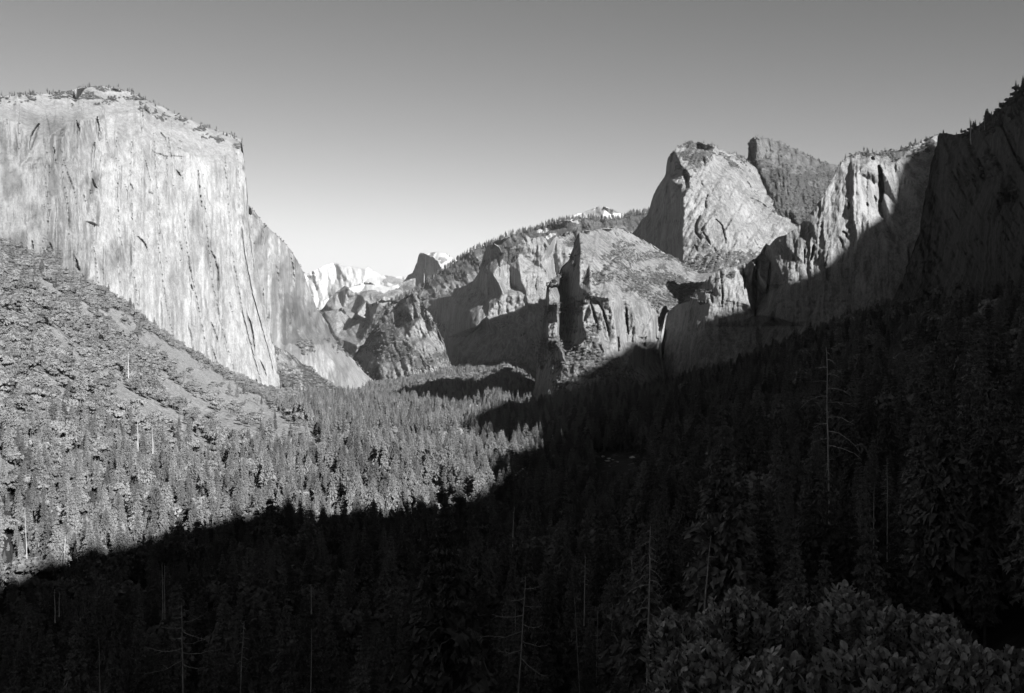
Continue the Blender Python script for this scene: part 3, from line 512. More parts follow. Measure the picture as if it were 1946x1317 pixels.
tag(o, 'wooded mountain behind the viewpoint that shades the valley', None, None, 'structure')
#PART2
# ------------------------------------------------------------------ plants: prototypes
def tube(pts, rad, sides=6):
    """a tapered tube along points; returns verts, quads"""
    pts = np.array(pts, float); n = len(pts); V = []; fr = None
    for i in range(n):
        d = pts[min(i + 1, n - 1)] - pts[max(i - 1, 0)]; d = d / (np.linalg.norm(d) + 1e-9)
        a = np.cross(d, [0.31, 0.95, 0.05]) if abs(d[1]) < 0.9 else np.cross(d, [1, 0, 0])
        a /= np.linalg.norm(a); b = np.cross(d, a)
        for k in range(sides):
            t = 2 * math.pi * k / sides; V.append(pts[i] + rad[i] * (math.cos(t) * a + math.sin(t) * b))
    Fq = []
    for i in range(n - 1):
        for k in range(sides):
            k2 = (k + 1) % sides; Fq.append((i * sides + k, i * sides + k2, (i + 1) * sides + k2, (i + 1) * sides + k))
    V.append(pts[-1]); t = len(V) - 1
    for k in range(sides): Fq.append(((n - 1) * sides + k, (n - 1) * sides + (k + 1) % sides, t, t))
    return np.array(V), Fq
class MB:
    def __init__(s): s.v = []; s.f = []; s.n = 0
    def add(s, v, f):
        v = np.asarray(v, float); s.v.append(v); s.f += [tuple(i + s.n for i in q) for q in f]; s.n += len(v)
    def mesh(s, name):
        me = bpy.data.meshes.new(name)
        fs = [tuple(dict.fromkeys(q)) for q in s.f]
        me.from_pydata(np.concatenate(s.v).tolist(), [], fs); me.update(); return me
def conifer_meshes(seed, H=36.0, slim=0.115, base=0.14, ragged=0.25, taper=0.72):
    r = np.random.default_rng(seed); m = MB()
    n = 11; zs = np.linspace(0, H, n)
    bend = np.cumsum(r.normal(0, 0.10, (n, 2)), 0) * (zs / H)[:, None]
    pts = np.stack([bend[:, 0], bend[:, 1], zs], -1)
    v, f = tube(pts, H * 0.013 * (1 - zs / H) ** 0.9 + 0.02, 6); tm = MB(); tm.add(v, f)
    tri = []; Vs = []
    def T(a, b, c): tri.append((len(Vs), len(Vs) + 1, len(Vs) + 2)); Vs.extend([a, b, c])
    lev = 40; gap = r.random(7) * 6.28
    for L in range(lev):
        t = base + (1 - base) * (L / lev) ** 0.9 + r.normal(0, 0.008)
        z = H * min(t, 0.995); R = H * slim * (1 - t) ** taper * min(1.0, 0.55 + 2.2 * (t - base + 0.05)) * (1 + r.normal(0, ragged * 0.6))
        nb = int(10 + 4 * (1 - t)); ph = r.random() * 6.28
        cx = np.interp(z, zs, pts[:, 0]); cy = np.interp(z, zs, pts[:, 1])
        for k in range(nb):
            a = ph + 6.283 * k / nb + r.normal(0, 0.25)
            l = R * (0.75 + 0.5 * r.random()) * (1 - ragged * (r.random() < 0.25))
            l = max(l, 0.35)
            d = np.array([math.cos(a), math.sin(a), 0]); sd = np.array([-d[1], d[0], 0])
            o = np.array([cx, cy, z]); lift = 0.35 * t + r.normal(0, 0.08) - 0.12
            def at(q): return o + d * l * q + np.array([0, 0, l * (lift * q - 0.38 * q * q)])
            ns = 10
            for j in range(ns):
                q0 = 0.10 + 0.82 * j / ns; w = l * (0.27 - 0.15 * q0) * (0.6 + 0.7 * r.random())
                p = at(q0); e = at(min(1.05, q0 + 0.17))
                up = np.array([0, 0, 1.0])
                T(p, e + sd * w * 0.55 + up * r.normal(0, 0.12) * l, p + sd * w + up * (r.normal(0, 0.13) * l - 0.05 * l))
                T(p, p - sd * w + up * (r.normal(0, 0.13) * l - 0.05 * l), e - sd * w * 0.55 + up * r.normal(0, 0.12) * l)
            for q0 in (0.15, 0.4, 0.65): T(at(q0) + np.array([0, 0, 0.05 * l]), at(q0 + .22) - np.array([0, 0, 0.12 * l]), at(q0 + .38))
            T(at(0.7), at(0.98) + sd * l * 0.05 + np.array([0, 0, 0.08 * l]), at(0.95) - sd * l * 0.06)
    crown = mesh_np('crown', np.array(Vs), np.array(tri))
    crown.materials.append(M_NEEDLE)
    trunk = tm.mesh('trunk'); trunk.materials.append(M_BARK)
    return trunk, crown
def oak_meshes(seed, H=12.0):
    r = np.random.default_rng(seed); tm = MB()
    lean = r.normal(0, 0.5, 2)
    v, f = tube([(0, 0, -0.5), (lean[0] * .3, lean[1] * .3, H * .2), (lean[0], lean[1], H * .45)], [H * .03, H * .024, H * .018]); tm.add(v, f)
    lobes = []
    for k in range(11):
        a = r.random() * 6.28; q = r.random() ** 0.6 * H * 0.36
        c = np.array([math.cos(a) * q + lean[0], math.sin(a) * q + lean[1], H * (0.42 + 0.34 * r.random())])
        lobes.append((c, H * (0.17 + 0.10 * r.random())))
        v, f = tube([(lean[0] * .6, lean[1] * .6, H * .33), tuple((c + [lean[0], lean[1], H * .4]) / 2), tuple(c)], [H * .014, H * .009, H * .003], 5); tm.add(v, f)
    Vs = []; tri = []
    for c, R in lobes:
        for j in range(95):
            d = r.normal(0, 1, 3); d /= np.linalg.norm(d); d[2] = abs(d[2]) * 0.9 - 0.18
            p = c + d * R * (0.72 + 0.38 * r.random()) * np.array([1, 1, 0.85])
            n = d + r.normal(0, 0.38, 3); n /= np.linalg.norm(n)
            a = np.cross(n, r.normal(0, 1, 3)); a /= np.linalg.norm(a); b = np.cross(n, a)
            s = H * (0.036 + 0.026 * r.random()); k = len(Vs)
            Vs += [p - a * s, p + b * s * .8, p + a * s * 1.1 + n * s * .3, p - b * s * .8]
            tri += [(k, k + 1, k + 2, k + 3)]
    crown = mesh_np('crown', np.array(Vs), np.array(tri)); crown.materials.append(M_OAK)
    trunk = tm.mesh('trunk'); trunk.materials.append(M_BARK)
    return trunk, crown
CON = [conifer_meshes(1, slim=0.165), conifer_meshes(2, slim=0.135, base=0.18), conifer_meshes(3, slim=0.19, base=0.1, ragged=0.35), conifer_meshes(4, slim=0.15, base=0.25, ragged=0.5), conifer_meshes(5, slim=0.12, base=0.12), conifer_meshes(6, slim=0.15, base=0.34, ragged=0.45, taper=0.38), conifer_meshes(7, slim=0.17, base=0.22, ragged=0.6, taper=0.5)]
OAK = [oak_meshes(k) for k in (11, 12, 13, 14)]
CON_H, OAK_H = 36.0, 12.0

# ------------------------------------------------------------------ plants: where they stand
pool = {'c': [], 'o': []}          # rows: x, y, z, scale, rotation, variant, pixel height
def put(kind, x, y, z, h):
    x, y, z, h = map(np.asarray, (x, y, z, h)); n = len(x); H = CON_H if kind == 'c' else OAK_H
    var = RNG.integers(0, 7 if kind == 'c' else 4, n)
    if kind == 'c': var = np.where(y < 380, var % 5, var)
    pool[kind].append(np.stack([x, y, z, h / H, RNG.random(n) * 6.283, var, h / y * F], -1))
EDGE = lin([(-100,1125),(36,1105),(150,1075),(300,1052),(480,1003),(600,990),(750,982),(860,905),(1030,862),(1250,765),(1400,690),(1600,625),(1720,550),(1850,500),(1946,470),(2100,440)])
put('c', *[np.array(q, float) for q in zip(*[(float(world(px, 0, D)[0]), float(D), float(ground_z(np.array([(px - CX) / F * D]), np.array([float(D)]))[0]) - 0.3, max(12.0, float(world(px, top, D)[2]) - float(ground_z(np.array([(px - CX) / F * D]), np.array([float(D)]))[0]))) for px, top, D in ((1532,905,158),(1573,890,160),(1612,915,157),(1655,930,150),(1500,940,150),(1705,960,170),(1760,925,190),(1845,900,200),(1430,985,170))])])
for y0, y1, cell in ((135, 500, 8.0), (500, 1500, 8.8), (1500, 3000, 11.0), (3000, 5800, 14.0)):
    gx = np.arange(-0.62 * y1 - 120, 0.62 * y1 + 120, cell); gy = np.arange(y0, y1, cell)
    X, Y = np.meshgrid(gx, gy); X = (X + RNG.uniform(-.5, .5, X.shape) * cell).ravel(); Y = (Y + RNG.uniform(-.5, .5, Y.shape) * cell).ravel()
    kk = np.abs(X) < 0.60 * Y + 110; X, Y = X[kk], Y[kk]
    Z = ground_z(X, Y) - 0.3; px, py = to_px(X, Y, Z)
    lf = px < 640 + 0.25 * (py - 790)
    slope_left = lf & (Z > -118 + 8 * fbm(X / 60, Y / 60, 3, 44))
    pc = np.where(slope_left, 0.06 + 0.72 * ss(770, 930, py + 25 * fbm(px / 60, py / 40, 3, 50)), 0.90 - 0.35 * ss(0.1, 0.5, fbm(X / 160, Y / 160, 3, 52)))
    pc = np.where((px > 1300) & (py > 700), 0.9, pc)
    pc = np.where((px > 690) & (px < 1030) & (py < 735), 0.8, pc)
    con = RNG.random(len(X)) < pc
    h = np.where(con, np.clip(RNG.lognormal(math.log(23), 0.40, len(X)), 8, 44), np.clip(RNG.lognormal(math.log(13), 0.32, len(X)), 6, 23))
    h = np.where(con & slope_left, h * 0.8, h); h = np.where(~con & slope_left, h * 1.0, h); h = np.where(~con & ~slope_left, h * 1.25, h)
    h = h * np.where(con, 1 + 0.35 * fbm(X / 90, Y / 90, 3, 57), 1.0); keep0 = fbm(X / 45, Y / 45, 3, 58) < 0.42; h = np.where(con & (px > 690) & (py < 738), h * 0.75, h)
    keep = keep0 | (Y < 400)
    st = strips(px, py) & (Y > 600); keep &= ~(st & (RNG.random(len(X)) < 0.93)); st2 = strips(px, py - 0.55 * h / Y * F) & (Y > 600) & (py < 900); keep &= ~(st2 & (RNG.random(len(X)) < 0.65)); keep &= ~(slope_left & ~con & (RNG.random(len(X)) < 0.15))
    thin = ss(0.1, 0.45, fbm(px / 40 + py / 60, py / 22 - px / 60, 4, 35)) * (lf & (py < 830)); keep &= RNG.random(len(X)) > 0.75 * thin
    pyt = py - h / Y * F
    keep &= ~((px > 1125) & (px < 1222) & (py > 862) & (pyt < 892))
    keep &= ~((Y < 620) & (pyt < EDGE(px) + 6) & (py > EDGE(px) + 70))
    for qx, qw, qd, qy in ((1234,34,160,1205),(348,40,255,1275),(998,36,235,1270),(1350,14,150,1140),(1110,12,330,1120),(1686,12,270,970),(462,14,265,1270),(1092,9,245,1280),(104,9,340,1150),(310,9,430,1125),(977,8,510,1000)):
        keep &= ~((np.abs(px - qx) < qw + 0.12 * h / Y * F) & (Y < qd) & (pyt < qy))
    keep &= ~((px > 1490) & (px < 1650) & (Y < 166) & (pyt < 905))
    z1 = zb_get(px, pyt); z2 = zb_get(px, py - 0.4 * h / Y * F)
    keep &= (Y < z1 + 30) | (Y < z2 + 30)
    keep &= con | (Y > 420)
    keep &= ~((px > 1760) & (Y < 168))
    keep &= (pyt < 1400) & (px > -420) & (px < 2350)
    c = keep & con; o = keep & ~con
    put('c', X[c], Y[c], Z[c], h[c]); put('o', X[o], Y[o], Z[o], h[o])
def on_sheet(label, n, kind, hlo, hhi, thr=0.5, band=None, poly=None):
    PX, PY, P, vg = SHEETS[label]
    m = vg > thr
    if band is not None: m = m | (np.arange(PX.shape[0])[:, None] < band)
    if poly: m = (vg > thr) & inpoly(PX, PY, poly) if band is None else m & inpoly(PX, PY, poly)
    q = np.nonzero(m.ravel())[0]
    if not len(q): return
    q = RNG.choice(q, n); p = P.reshape(-1, 3)[q]
    put(kind, p[:, 0] + RNG.normal(0, 2, n), p[:, 1], p[:, 2] - 0.8, RNG.uniform(hlo, hhi, n))
WALL = 'huge pale granite wall with a sheer prow, trees along its rim'
on_sheet(WALL, 130, 'c', 8, 19, 2, 4); on_sheet(WALL, 260, 'o', 4, 9, 0.3, poly=[(-125,150),(300,190),(470,265),(470,290),(300,225),(-125,220)])
on_sheet(WALL, 150, 'o', 6, 14, 0.3, poly=[(-125,440),(200,440),(200,560),(-125,560)])
RID = 'long ridge with conifers along its crest and patches of snow'
on_sheet(RID, 650, 'c', 26, 48, 2, 4); on_sheet(RID, 2600, 'c', 22, 42, 0.62)
on_sheet('receding pale buttress behind the prow of the great cliff', 60, 'o', 5, 10, 2, 3); on_sheet('receding pale buttress behind the prow of the great cliff', 120, 'o', 6, 14, 0.3)
on_sheet('receding pale buttress behind the prow of the great cliff', 40, 'o', 14, 22, -1, poly=[(563,652),(590,648),(596,668),(575,676)])
on_sheet('brushy talus apron tucked behind the foot of the prow', 650, 'o', 7, 14, 0.55)
on_sheet('scrubby rock spur at the head of the valley', 700, 'o', 7, 14, 0.45)
on_sheet('sharp granite spire and fluted buttresses under the wooded ridge', 260, 'c', 10, 24, 0.5)
SH = 'high scrub covered shoulder with a small block tower on its crest'
on_sheet(SH, 60, 'c', 8, 17, 2, 3); on_sheet(SH, 1300, 'o', 4, 10, 0.45); on_sheet(SH, 80, 'c', 7, 14, 0.4)
CA = 'massive rounded rock with a shadowed flank and pale slabs'
on_sheet(CA, 40, 'c', 8, 16, 2, 3, poly=[(1290,250),(1450,250),(1450,340),(1290,300)]); on_sheet(CA, 1100, 'o', 4, 9, 0.4)
SPUR = 'steep spur of lit slabs and dark gullies beside the waterfall'
on_sheet(SPUR, 2400, 'o', 4, 9, 0.45); on_sheet(SPUR, 60, 'c', 10, 20, 0.4, poly=[(1020,500),(1130,500),(1130,740),(1020,740)])
BW = 'dark streaked wall ending in a bright rounded buttress'
on_sheet(BW, 40, 'c', 7, 14, 2, 4, poly=[(1590,270),(1780,240),(1780,300),(1590,320)]); on_sheet(BW, 260, 'o', 3, 7, 0.3)
RS = 'steep shaded rock face rising beyond the dark forest slope'
on_sheet(RS, 16, 'c', 4, 8, 2, 3, poly=[(1790,120),(1946,120),(1946,330),(1790,330)]); on_sheet(RS, 500, 'o', 3, 7, 0.45); on_sheet(RS, 120, 'c', 8, 20, 0.45)

def split(kind, nbest, minpx):
    a = np.concatenate(pool[kind]); px, py = to_px(a[:, 0], a[:, 1], a[:, 2]); pyt = py - a[:, 6]
    vis = (px > 8) & (px < 1938) & (pyt > 0) & (pyt < 1290) & (a[:, 1] < zb_get(px, pyt + a[:, 6] * .25) + 25)
    # seen past the nearer trees: the crown top must stand clear of whatever is in front of it
    order = np.argsort(a[:, 1]); hor = np.full(1100, 1e9); clear = np.zeros(len(a), bool)
    wpx = np.maximum(1, (a[:, 6] * (0.08 if kind == 'c' else 0.3) / 2)).astype(int); col = np.clip(((px + 127) / 2).astype(int), 0, 1099)
    for i in order:
        lo, hi = max(0, col[i] - wpx[i]), min(1100, col[i] + wpx[i] + 1)
        clear[i] = pyt[i] < hor[lo:hi].min() - 0.18 * a[i, 6]
        hor[lo:hi] = np.minimum(hor[lo:hi], pyt[i] + 0.2 * a[i, 6])
    score = np.where(vis & clear & (a[:, 6] > minpx), a[:, 6], 0)
    b = np.argsort(-score)[:nbest]; b = b[score[b] > 0]
    rest = np.ones(len(a), bool); rest[b] = False
    return a[b], a[rest]
def region(px, py, kind):
    lit = py < EDGE(np.float64(px)) - 12
    if kind == 'o':
        if px < 660 and lit: return 'rounded oak on the sunlit brushy slope under the huge pale wall', 'oaks on the sunlit slope'
        if px < 1300: return 'low rounded oak in the shaded forest on the valley floor', 'oaks in the shaded valley forest'
        return 'low rounded oak on the dark slope behind the manzanita shrubs', 'oaks on the dark slope'
    if lit and px < 660: return 'sunlit conifer low on the brushy slope, above the shadow edge', 'sunlit conifers low on the slope'
    if lit: return 'sunlit conifer on the valley floor beside the shadow edge', 'sunlit conifers by the shadow edge'
    if px < 640: return 'dark conifer in shade below the sunlit brushy slope', 'shaded conifers below the sunlit slope'
    if px < 1280: return 'dark conifer in the shaded forest of the middle valley', 'shaded conifers of the middle valley'
    return 'dark conifer on the shaded slope beneath the rock face', 'shaded conifers on the dark slope'
def individuals(kind, rows, name, cat, protos):
    first = {}
    for r in rows:
        x, y, z, s, rot, var, _ = r; px, py = to_px(x, y, z + 0.6 * s * (CON_H if kind == 'c' else OAK_H))
        e = bpy.data.objects.new(name, None); e.empty_display_size = 2; COL.objects.link(e)
        e.location = (x, y, z); e.rotation_euler = (0, 0, rot); e.scale = (s, s, s)
        lb, gr = region(px, py, kind); tag(e, lb, cat, gr)
        t, c = protos[int(var)]
        first.setdefault(int(var), (link('trunk', t, None, e), link('crown', c, None, e)) if int(var) not in first else None)
        if first[int(var)][0].parent is not e: link('trunk', t, None, e); link('crown', c, None, e)
    return first
def forest(name, label, cat, rows, first):
    """the countless rest: one object that scatters the same trees over its points"""
    me = bpy.data.meshes.new(name); me.vertices.add(len(rows)); me.vertices.foreach_set('co', np.ascontiguousarray(rows[:, :3], np.float32).ravel())
    for n, c in (('tree_scale', 3), ('tree_turn', 4), ('tree_kind', 5)):
        at = me.attributes.new(n, 'FLOAT', 'POINT'); at.data.foreach_set('value', np.ascontiguousarray(rows[:, c], np.float32))
    o = link(name, me); tag(o, label, cat, None, 'stuff')
    g = bpy.data.node_groups.new(name, 'GeometryNodeTree')
    g.interface.new_socket('Geometry', in_out='INPUT', socket_type='NodeSocketGeometry'); g.interface.new_socket('Geometry', in_out='OUTPUT', socket_type='NodeSocketGeometry')
    N = g.nodes; L = g.links
    gi = N.new('NodeGroupInput'); go = N.new('NodeGroupOutput'); jn = N.new('GeometryNodeJoinGeometry')
    def na(a):
        q = N.new('GeometryNodeInputNamedAttribute'); q.data_type = 'FLOAT'; q.inputs[0].default_value = a; return q.outputs[0]
    sc, tr, kd = na('tree_scale'), na('tree_turn'), na('tree_kind')
    cb = N.new('ShaderNodeCombineXYZ'); L.new(tr, cb.inputs[2])
    for v, pair in first.items():
        cp = N.new('FunctionNodeCompare'); cp.data_type = 'FLOAT'; cp.operation = 'EQUAL'; L.new(kd, cp.inputs[0]); cp.inputs[1].default_value = float(v); cp.inputs['Epsilon'].default_value = 0.2
        for ob in pair:
            oi = N.new('GeometryNodeObjectInfo'); oi.transform_space = 'ORIGINAL'; oi.inputs['Object'].default_value = ob; oi.inputs['As Instance'].default_value = True
            ip = N.new('GeometryNodeInstanceOnPoints'); L.new(gi.outputs[0], ip.inputs['Points']); L.new(cp.outputs[0], ip.inputs['Selection'])
            L.new(oi.outputs['Geometry'], ip.inputs['Instance']); L.new(cb.outputs[0], ip.inputs['Rotation']); L.new(sc, ip.inputs['Scale']); L.new(ip.outputs[0], jn.inputs[0])
    L.new(jn.outputs[0], go.inputs[0])
    md = o.modifiers.new('trees', 'NODES'); md.node_group = g
    return o
best, rest = split('c', 300, 12)
fc = individuals('c', best, 'conifer', 'conifer', CON)
forest('conifer_forest', 'dense conifer forest filling the valley floor and its slopes', 'forest', rest, fc)
print('conifers', len(best), len(rest), best[:, 6].max(), best[:, 6].min())
best, rest = split('o', 300, 6)
fo = individuals('o', best, 'oak_tree', 'oak', OAK)
forest('oak_woodland', 'oak scrub covering the talus slopes and rock ledges', 'woodland', rest, fo)
print('oaks', len(best), len(rest), best[:, 6].max(), best[:, 6].min())

# ------------------------------------------------------------------ dead trees
def branch_pts(r, z, a, l, lift, droop, n=6, wig=0.05):
    out = []; w = np.zeros(3)
    for i in range(n):
        q = i / (n - 1); w = w + r.normal(0, wig * l / n, 3)
        out.append(np.array([math.cos(a) * l * q, math.sin(a) * l * q, z + l * (lift * q - droop * q * q)]) + w)
    return out
def snag(px, ytop, ybase, D, label, nb=0, spread=0.2, rpx=1.1, lean=0.0, seed=0, cat='dead tree', group=None, bare=0.3, lift=0.1, droop=0.45, ext=1.12, fork=False):
    r = np.random.default_rng(100 + seed)
    if D is None: D = float(zb_get(np.array([px]), np.array([ybase]))[0]) * 0.87
    X, _, zt = world(px, ytop, D); zb0 = float(world(px, ybase, D)[2]); vis = zt - zb0
    gz = float(ground_z(np.array([X]), np.array([D]))[0]) - 0.5
    base = min(gz, zb0) if D > 40 else zb0
    h = zt - base
    if h > vis * 1.9: base = zt - vis * 1.9; base = min(base, zb0); h = zt - base
    rb = max(rpx / F * D, 0.10); n = 12; zs = np.linspace(0, h, n)
    pts = np.stack([lean * (zs - h) + np.cumsum(r.normal(0, rb * .25, n)), np.cumsum(r.normal(0, rb * .25, n)), zs], -1)
    v, f = tube(pts, rb * (1.25 - 0.95 * zs / h), 7); m = MB(); m.add(v, f)
    if not nb:
        for k in range(5):
            z = h - vis * (0.05 + 0.6 * r.random()); a = r.random() * 6.28; l = vis * (0.03 + 0.05 * r.random())
            v, f = tube([p + np.array([np.interp(z, zs, pts[:, 0]), np.interp(z, zs, pts[:, 1]), 0]) for p in branch_pts(r, z, a, l, 0.2, 0.3, 3)], [rb * .35, rb * .25, rb * .12], 4); m.add(v, f)
        o = link('dead_tree', m.mesh('dead_tree'), M_DEAD); o.location = (X, D, base); tag(o, label, cat, group); return o
    e = bpy.data.objects.new('dead_tree', None); COL.objects.link(e); e.location = (X, D, base); tag(e, label, cat, group)
    link('trunk', m.mesh('trunk'), M_DEAD, e)
    for k in range(nb):
        q = k / nb; z = h - vis * (0.04 + (1 - bare * .3) * 0.92 * q) ; a = (0.0 if k % 2 else math.pi) + r.normal(0, 0.65)
        l = vis * spread * (0.25 + 0.9 * min(1, q * 1.6)) * (0.6 + 0.7 * r.random())
        o3 = np.array([np.interp(z, zs, pts[:, 0]), np.interp(z, zs, pts[:, 1]), 0])
        bp = [p + o3 for p in branch_pts(r, z, a, l, lift + r.normal(0, 0.12), droop * (0.6 + 0.8 * r.random()), 7, 0.14)]
        br = max(rb * 0.36, 0.6 / F * D); b = MB(); v, f = tube(bp, np.linspace(br, br * .35, 7), 5); b.add(v, f)
        for j in range(4):
            i0 = 2 + j; p0 = bp[i0]; d = np.array([math.cos(a + (1 if j % 2 else -1) * 0.9), math.sin(a + (1 if j % 2 else -1) * 0.9), r.normal(-.1, 0.4)]) * l * 0.22
            v, f = tube([p0, p0 + d * .6, p0 + d + np.array([0, 0, r.normal(0, .1) * l * .2])], [br * .5, br * .35, br * .15], 4); b.add(v, f)
        link('branch', b.mesh('branch'), M_DEAD, e)
    return e
snag(1234, 1000, 1212, 150, 'bare grey dead conifer with drooping branches beside the manzanita shrubs', 17, 0.17, 2.5, 0.01, 1, lift=0.0, droop=0.55)
snag(1568, 660, 905, 165, 'tall dead topped tree with long crooked branches, highest on the dark slope', 15, 0.22, 2.2, -0.02, 2, lift=0.08, droop=0.35)
snag(348, 1146, 1290, 250, 'dead conifer with long upswept branches in the dark forest under the sunlit slope', 12, 0.42, 1.8, 0.0, 3, lift=-0.35, droop=-0.25)
snag(998, 1096, 1290, 230, 'leaning dead trunk with long curved branches low in the shaded middle forest', 10, 0.36, 1.9, 0.06, 4, lift=-0.35, droop=-0.3)
snag(1110, 1051, 1124, 320, 'thin dead conifer with short twigs in the shaded middle forest', 12, 0.11, 1.1, 0, 5)
snag(1686, 870, 975, 260, 'slim dead tree with short side twigs on the dark slope', 14, 0.10, 1.0, 0, 6)
snag(1350, 1017, 1146, 140, 'plain leaning dead trunk behind the manzanita, with one stub near its foot', 3, 0.16, 1.8, 0.08, 7, lift=0.1, droop=0.1)
snag(462, 1180, 1290, 260, 'dead trunk with curled twigs in the dark forest, beside the upswept dead conifer', 10, 0.12, 1.1, 0.05, 8)
snag(112, 706, 775, None, 'pale dead conifer with herringbone branches midway up the sunlit slope', 14, 0.16, 1.0, 0.0, 9, lift=0.0, droop=0.5)
snag(110, 828, 884, None, 'fallen looking pale dead tree with fishbone branches on the sunlit slope', 14, 0.32, 1.0, 0.28, 10, lift=-0.4, droop=0.2)
LIT = [(84,842,898),(186,885,942),(305,837,873),(411,830,861),(420,852,888),(434,890,914),(328,842,868),(343,896,914),(62,900,950),(54,914,938),(47,966,1044),(96,985,1034),(112,1010,1044),(125,1018,1048),(137,1014,1056),(161,765,795),(243,670,700),(135,770,790),(205,765,800),(262,800,830),(290,815,840)]
for i, (px, a, b) in enumerate(LIT):
    snag(px, a, b, None, 'thin pale dead trunk standing bare among the trees of the sunlit slope', 0, rpx=0.85, seed=20 + i, lean=float(np.random.default_rng(i).normal(0, 0.04)), group='bare pale trunks on the sunlit slope')
VAL = [(806,919,952),(686,917,937),(659,924,958),(650,897,934),(577,853,870),(503,874,910),(714,890,915)]
for i, (px, a, b) in enumerate(VAL):
    snag(px, a, b, None, 'thin pale dead trunk among the sunlit conifers of the valley floor', 0, rpx=0.85, seed=50 + i, lean=[0, 0, .02, .12, 0, 0, 0][i], group='bare pale trunks on the valley floor')
DRK = [(977,962,1003,500),(1202,1047,1068,330),(1092,1135,1290,240),(1136,1164,1290,240),(1163,1147,1210,240),(979,1149,1182,300),(104,1119,1153,330),(112,1125,1150,330),(307,1068,1130,420),(313,1072,1130,420),(188,1211,1290,250),(591,1110,1140,330),(592,1195,1285,230),(800,1190,1285,230),(1345,930,980,330),(1395,960,1000,330),(1662,925,990,230),(1845,855,890,260)]
for i, (px, a, b, D) in enumerate(DRK):
    snag(px, a, b, D, 'faint bare dead trunk in the dark shaded forest', 0, rpx=0.95, seed=80 + i, lean=float(np.random.default_rng(90 + i).normal(0, 0.02)), group='bare trunks in the shaded forest')
snag(1842.5, 223, 250, 1225, 'tallest bare trunk standing on the dark skyline below the notched crest', 0, rpx=0.7, seed=120, lean=-0.06)
snag(1846.5, 231, 250, 1223, 'shorter bare trunk beside the tallest one on the dark skyline', 0, rpx=0.6, seed=121, lean=0.08)
snag(1871, 223, 236, 1155, 'short lone bare stub on the dark skyline, highest up the slope', 0, rpx=0.6, seed=122)
snag(1861, 234, 243, 1180, 'tiny bare stub on the dark skyline between two others', 0, rpx=0.5, seed=123)

# ------------------------------------------------------------------ boulders in the clearing
bl = []
for k in range(4):
    r = np.random.default_rng(300 + k); m = bpy.data.meshes.new('boulder'); import bmesh
    bm = bmesh.new(); bmesh.ops.create_icosphere(bm, subdivisions=3, radius=1)
    dirs = [r.normal(0, 1, 3) for _ in range(9)]; dirs = [d / np.linalg.norm(d) for d in dirs]
    for v in bm.verts:
        p = np.array(v.co); t = 1.0
        for d in dirs: t = min(t, (0.55 + 0.1 * (d[0] + d[2])) / max(1e-3, p @ d)) if p @ d > 0.4 else t
        v.co = Vector(p * t * np.array([1.3, 1.0, 0.7]))
    bm.to_mesh(m); bm.free(); m.materials.append(M_BOULD); bl.append(m)
for k in range(40):
    px = RNG.uniform(1138, 1210); py = RNG.uniform(868, 889); s = RNG.uniform(1.0, 3.2)
    D = float(zb_get(np.array([px]), np.array([py]))[0])
    if D > 3000: continue
    p = world(px, py, D); o = link('boulder', bl[k % 4]); o.location = (p[0], D, float(ground_z(np.array([p[0]]), np.array([D]))[0]) + 0.3 * s)
    o.scale = (s, s, s * RNG.uniform(.6, 1)); o.rotation_euler = (0, 0, RNG.random() * 6.28)
    tag(o, 'pale boulder in the small clearing amid the shaded forest', 'boulder', 'boulders in the clearing')

# ------------------------------------------------------------------ waterfall
r = np.random.default_rng(5); m = MB()
WF = [(1268,594,1.2),(1266,600,1.7),(1263.5,612,2.4),(1261,626,3.4),(1258,640,4.6),(1255.5,652,5.4),(1255,664,4.6),(1256,680,3.2),(1259,700,2.2),(1262,720,1.6),(1264,738,1.4)]
WD = 2640.0
for q in range(22):
    off = r.normal(0, 0.36); i0 = r.integers(0, 5) if q > 3 else 0; i1 = 11 if q < 6 else r.integers(6, 9)
    pts = [world(x + off * wd + r.normal(0, .25), y, WD + r.normal(0, 1.5)) for x, y, wd in WF[i0:i1]]
    rd = [max(0.14, 0.075 * wd * (0.6 + 0.6 * r.random())) / F * WD for x, y, wd in WF[i0:i1]]
    v, f = tube(pts, rd, 6); m.add(v, f)
tag(link('waterfall', m.mesh('waterfall'), M_WATER), 'thin white waterfall dropping from the notch beside the fluted cliff', None, None, 'structure')

# ------------------------------------------------------------------ manzanita shrubs at the viewpoint
def leaf(p, d, n, L, Wd, r):
    d = d / np.linalg.norm(d); s = np.cross(d, n); s /= np.linalg.norm(s) + 1e-9; n = np.cross(s, d); c = L * 0.10 * r.normal(1, .5)
    prof = [(0.0, 0.05), (0.12, 0.32), (0.32, 0.48), (0.56, 0.5), (0.8, 0.36), (0.95, 0.14)]
    V = []
    for q, wv in prof:
        o = p + d * L * q - n * c * q * q
        V += [o - s * Wd * wv + n * Wd * wv * .25, o, o + s * Wd * wv + n * Wd * wv * .25]
    V.append(p + d * L * 1.0 - n * c); Fs = []
    for i in range(len(prof) - 1):
        a = i * 3; Fs += [(a, a + 1, a + 4, a + 3), (a + 1, a + 2, a + 5, a + 4)]
    a = (len(prof) - 1) * 3; Fs += [(a, a + 1, a + 6 - 3), (a + 1, a + 2, a + 3)]
    return V, Fs
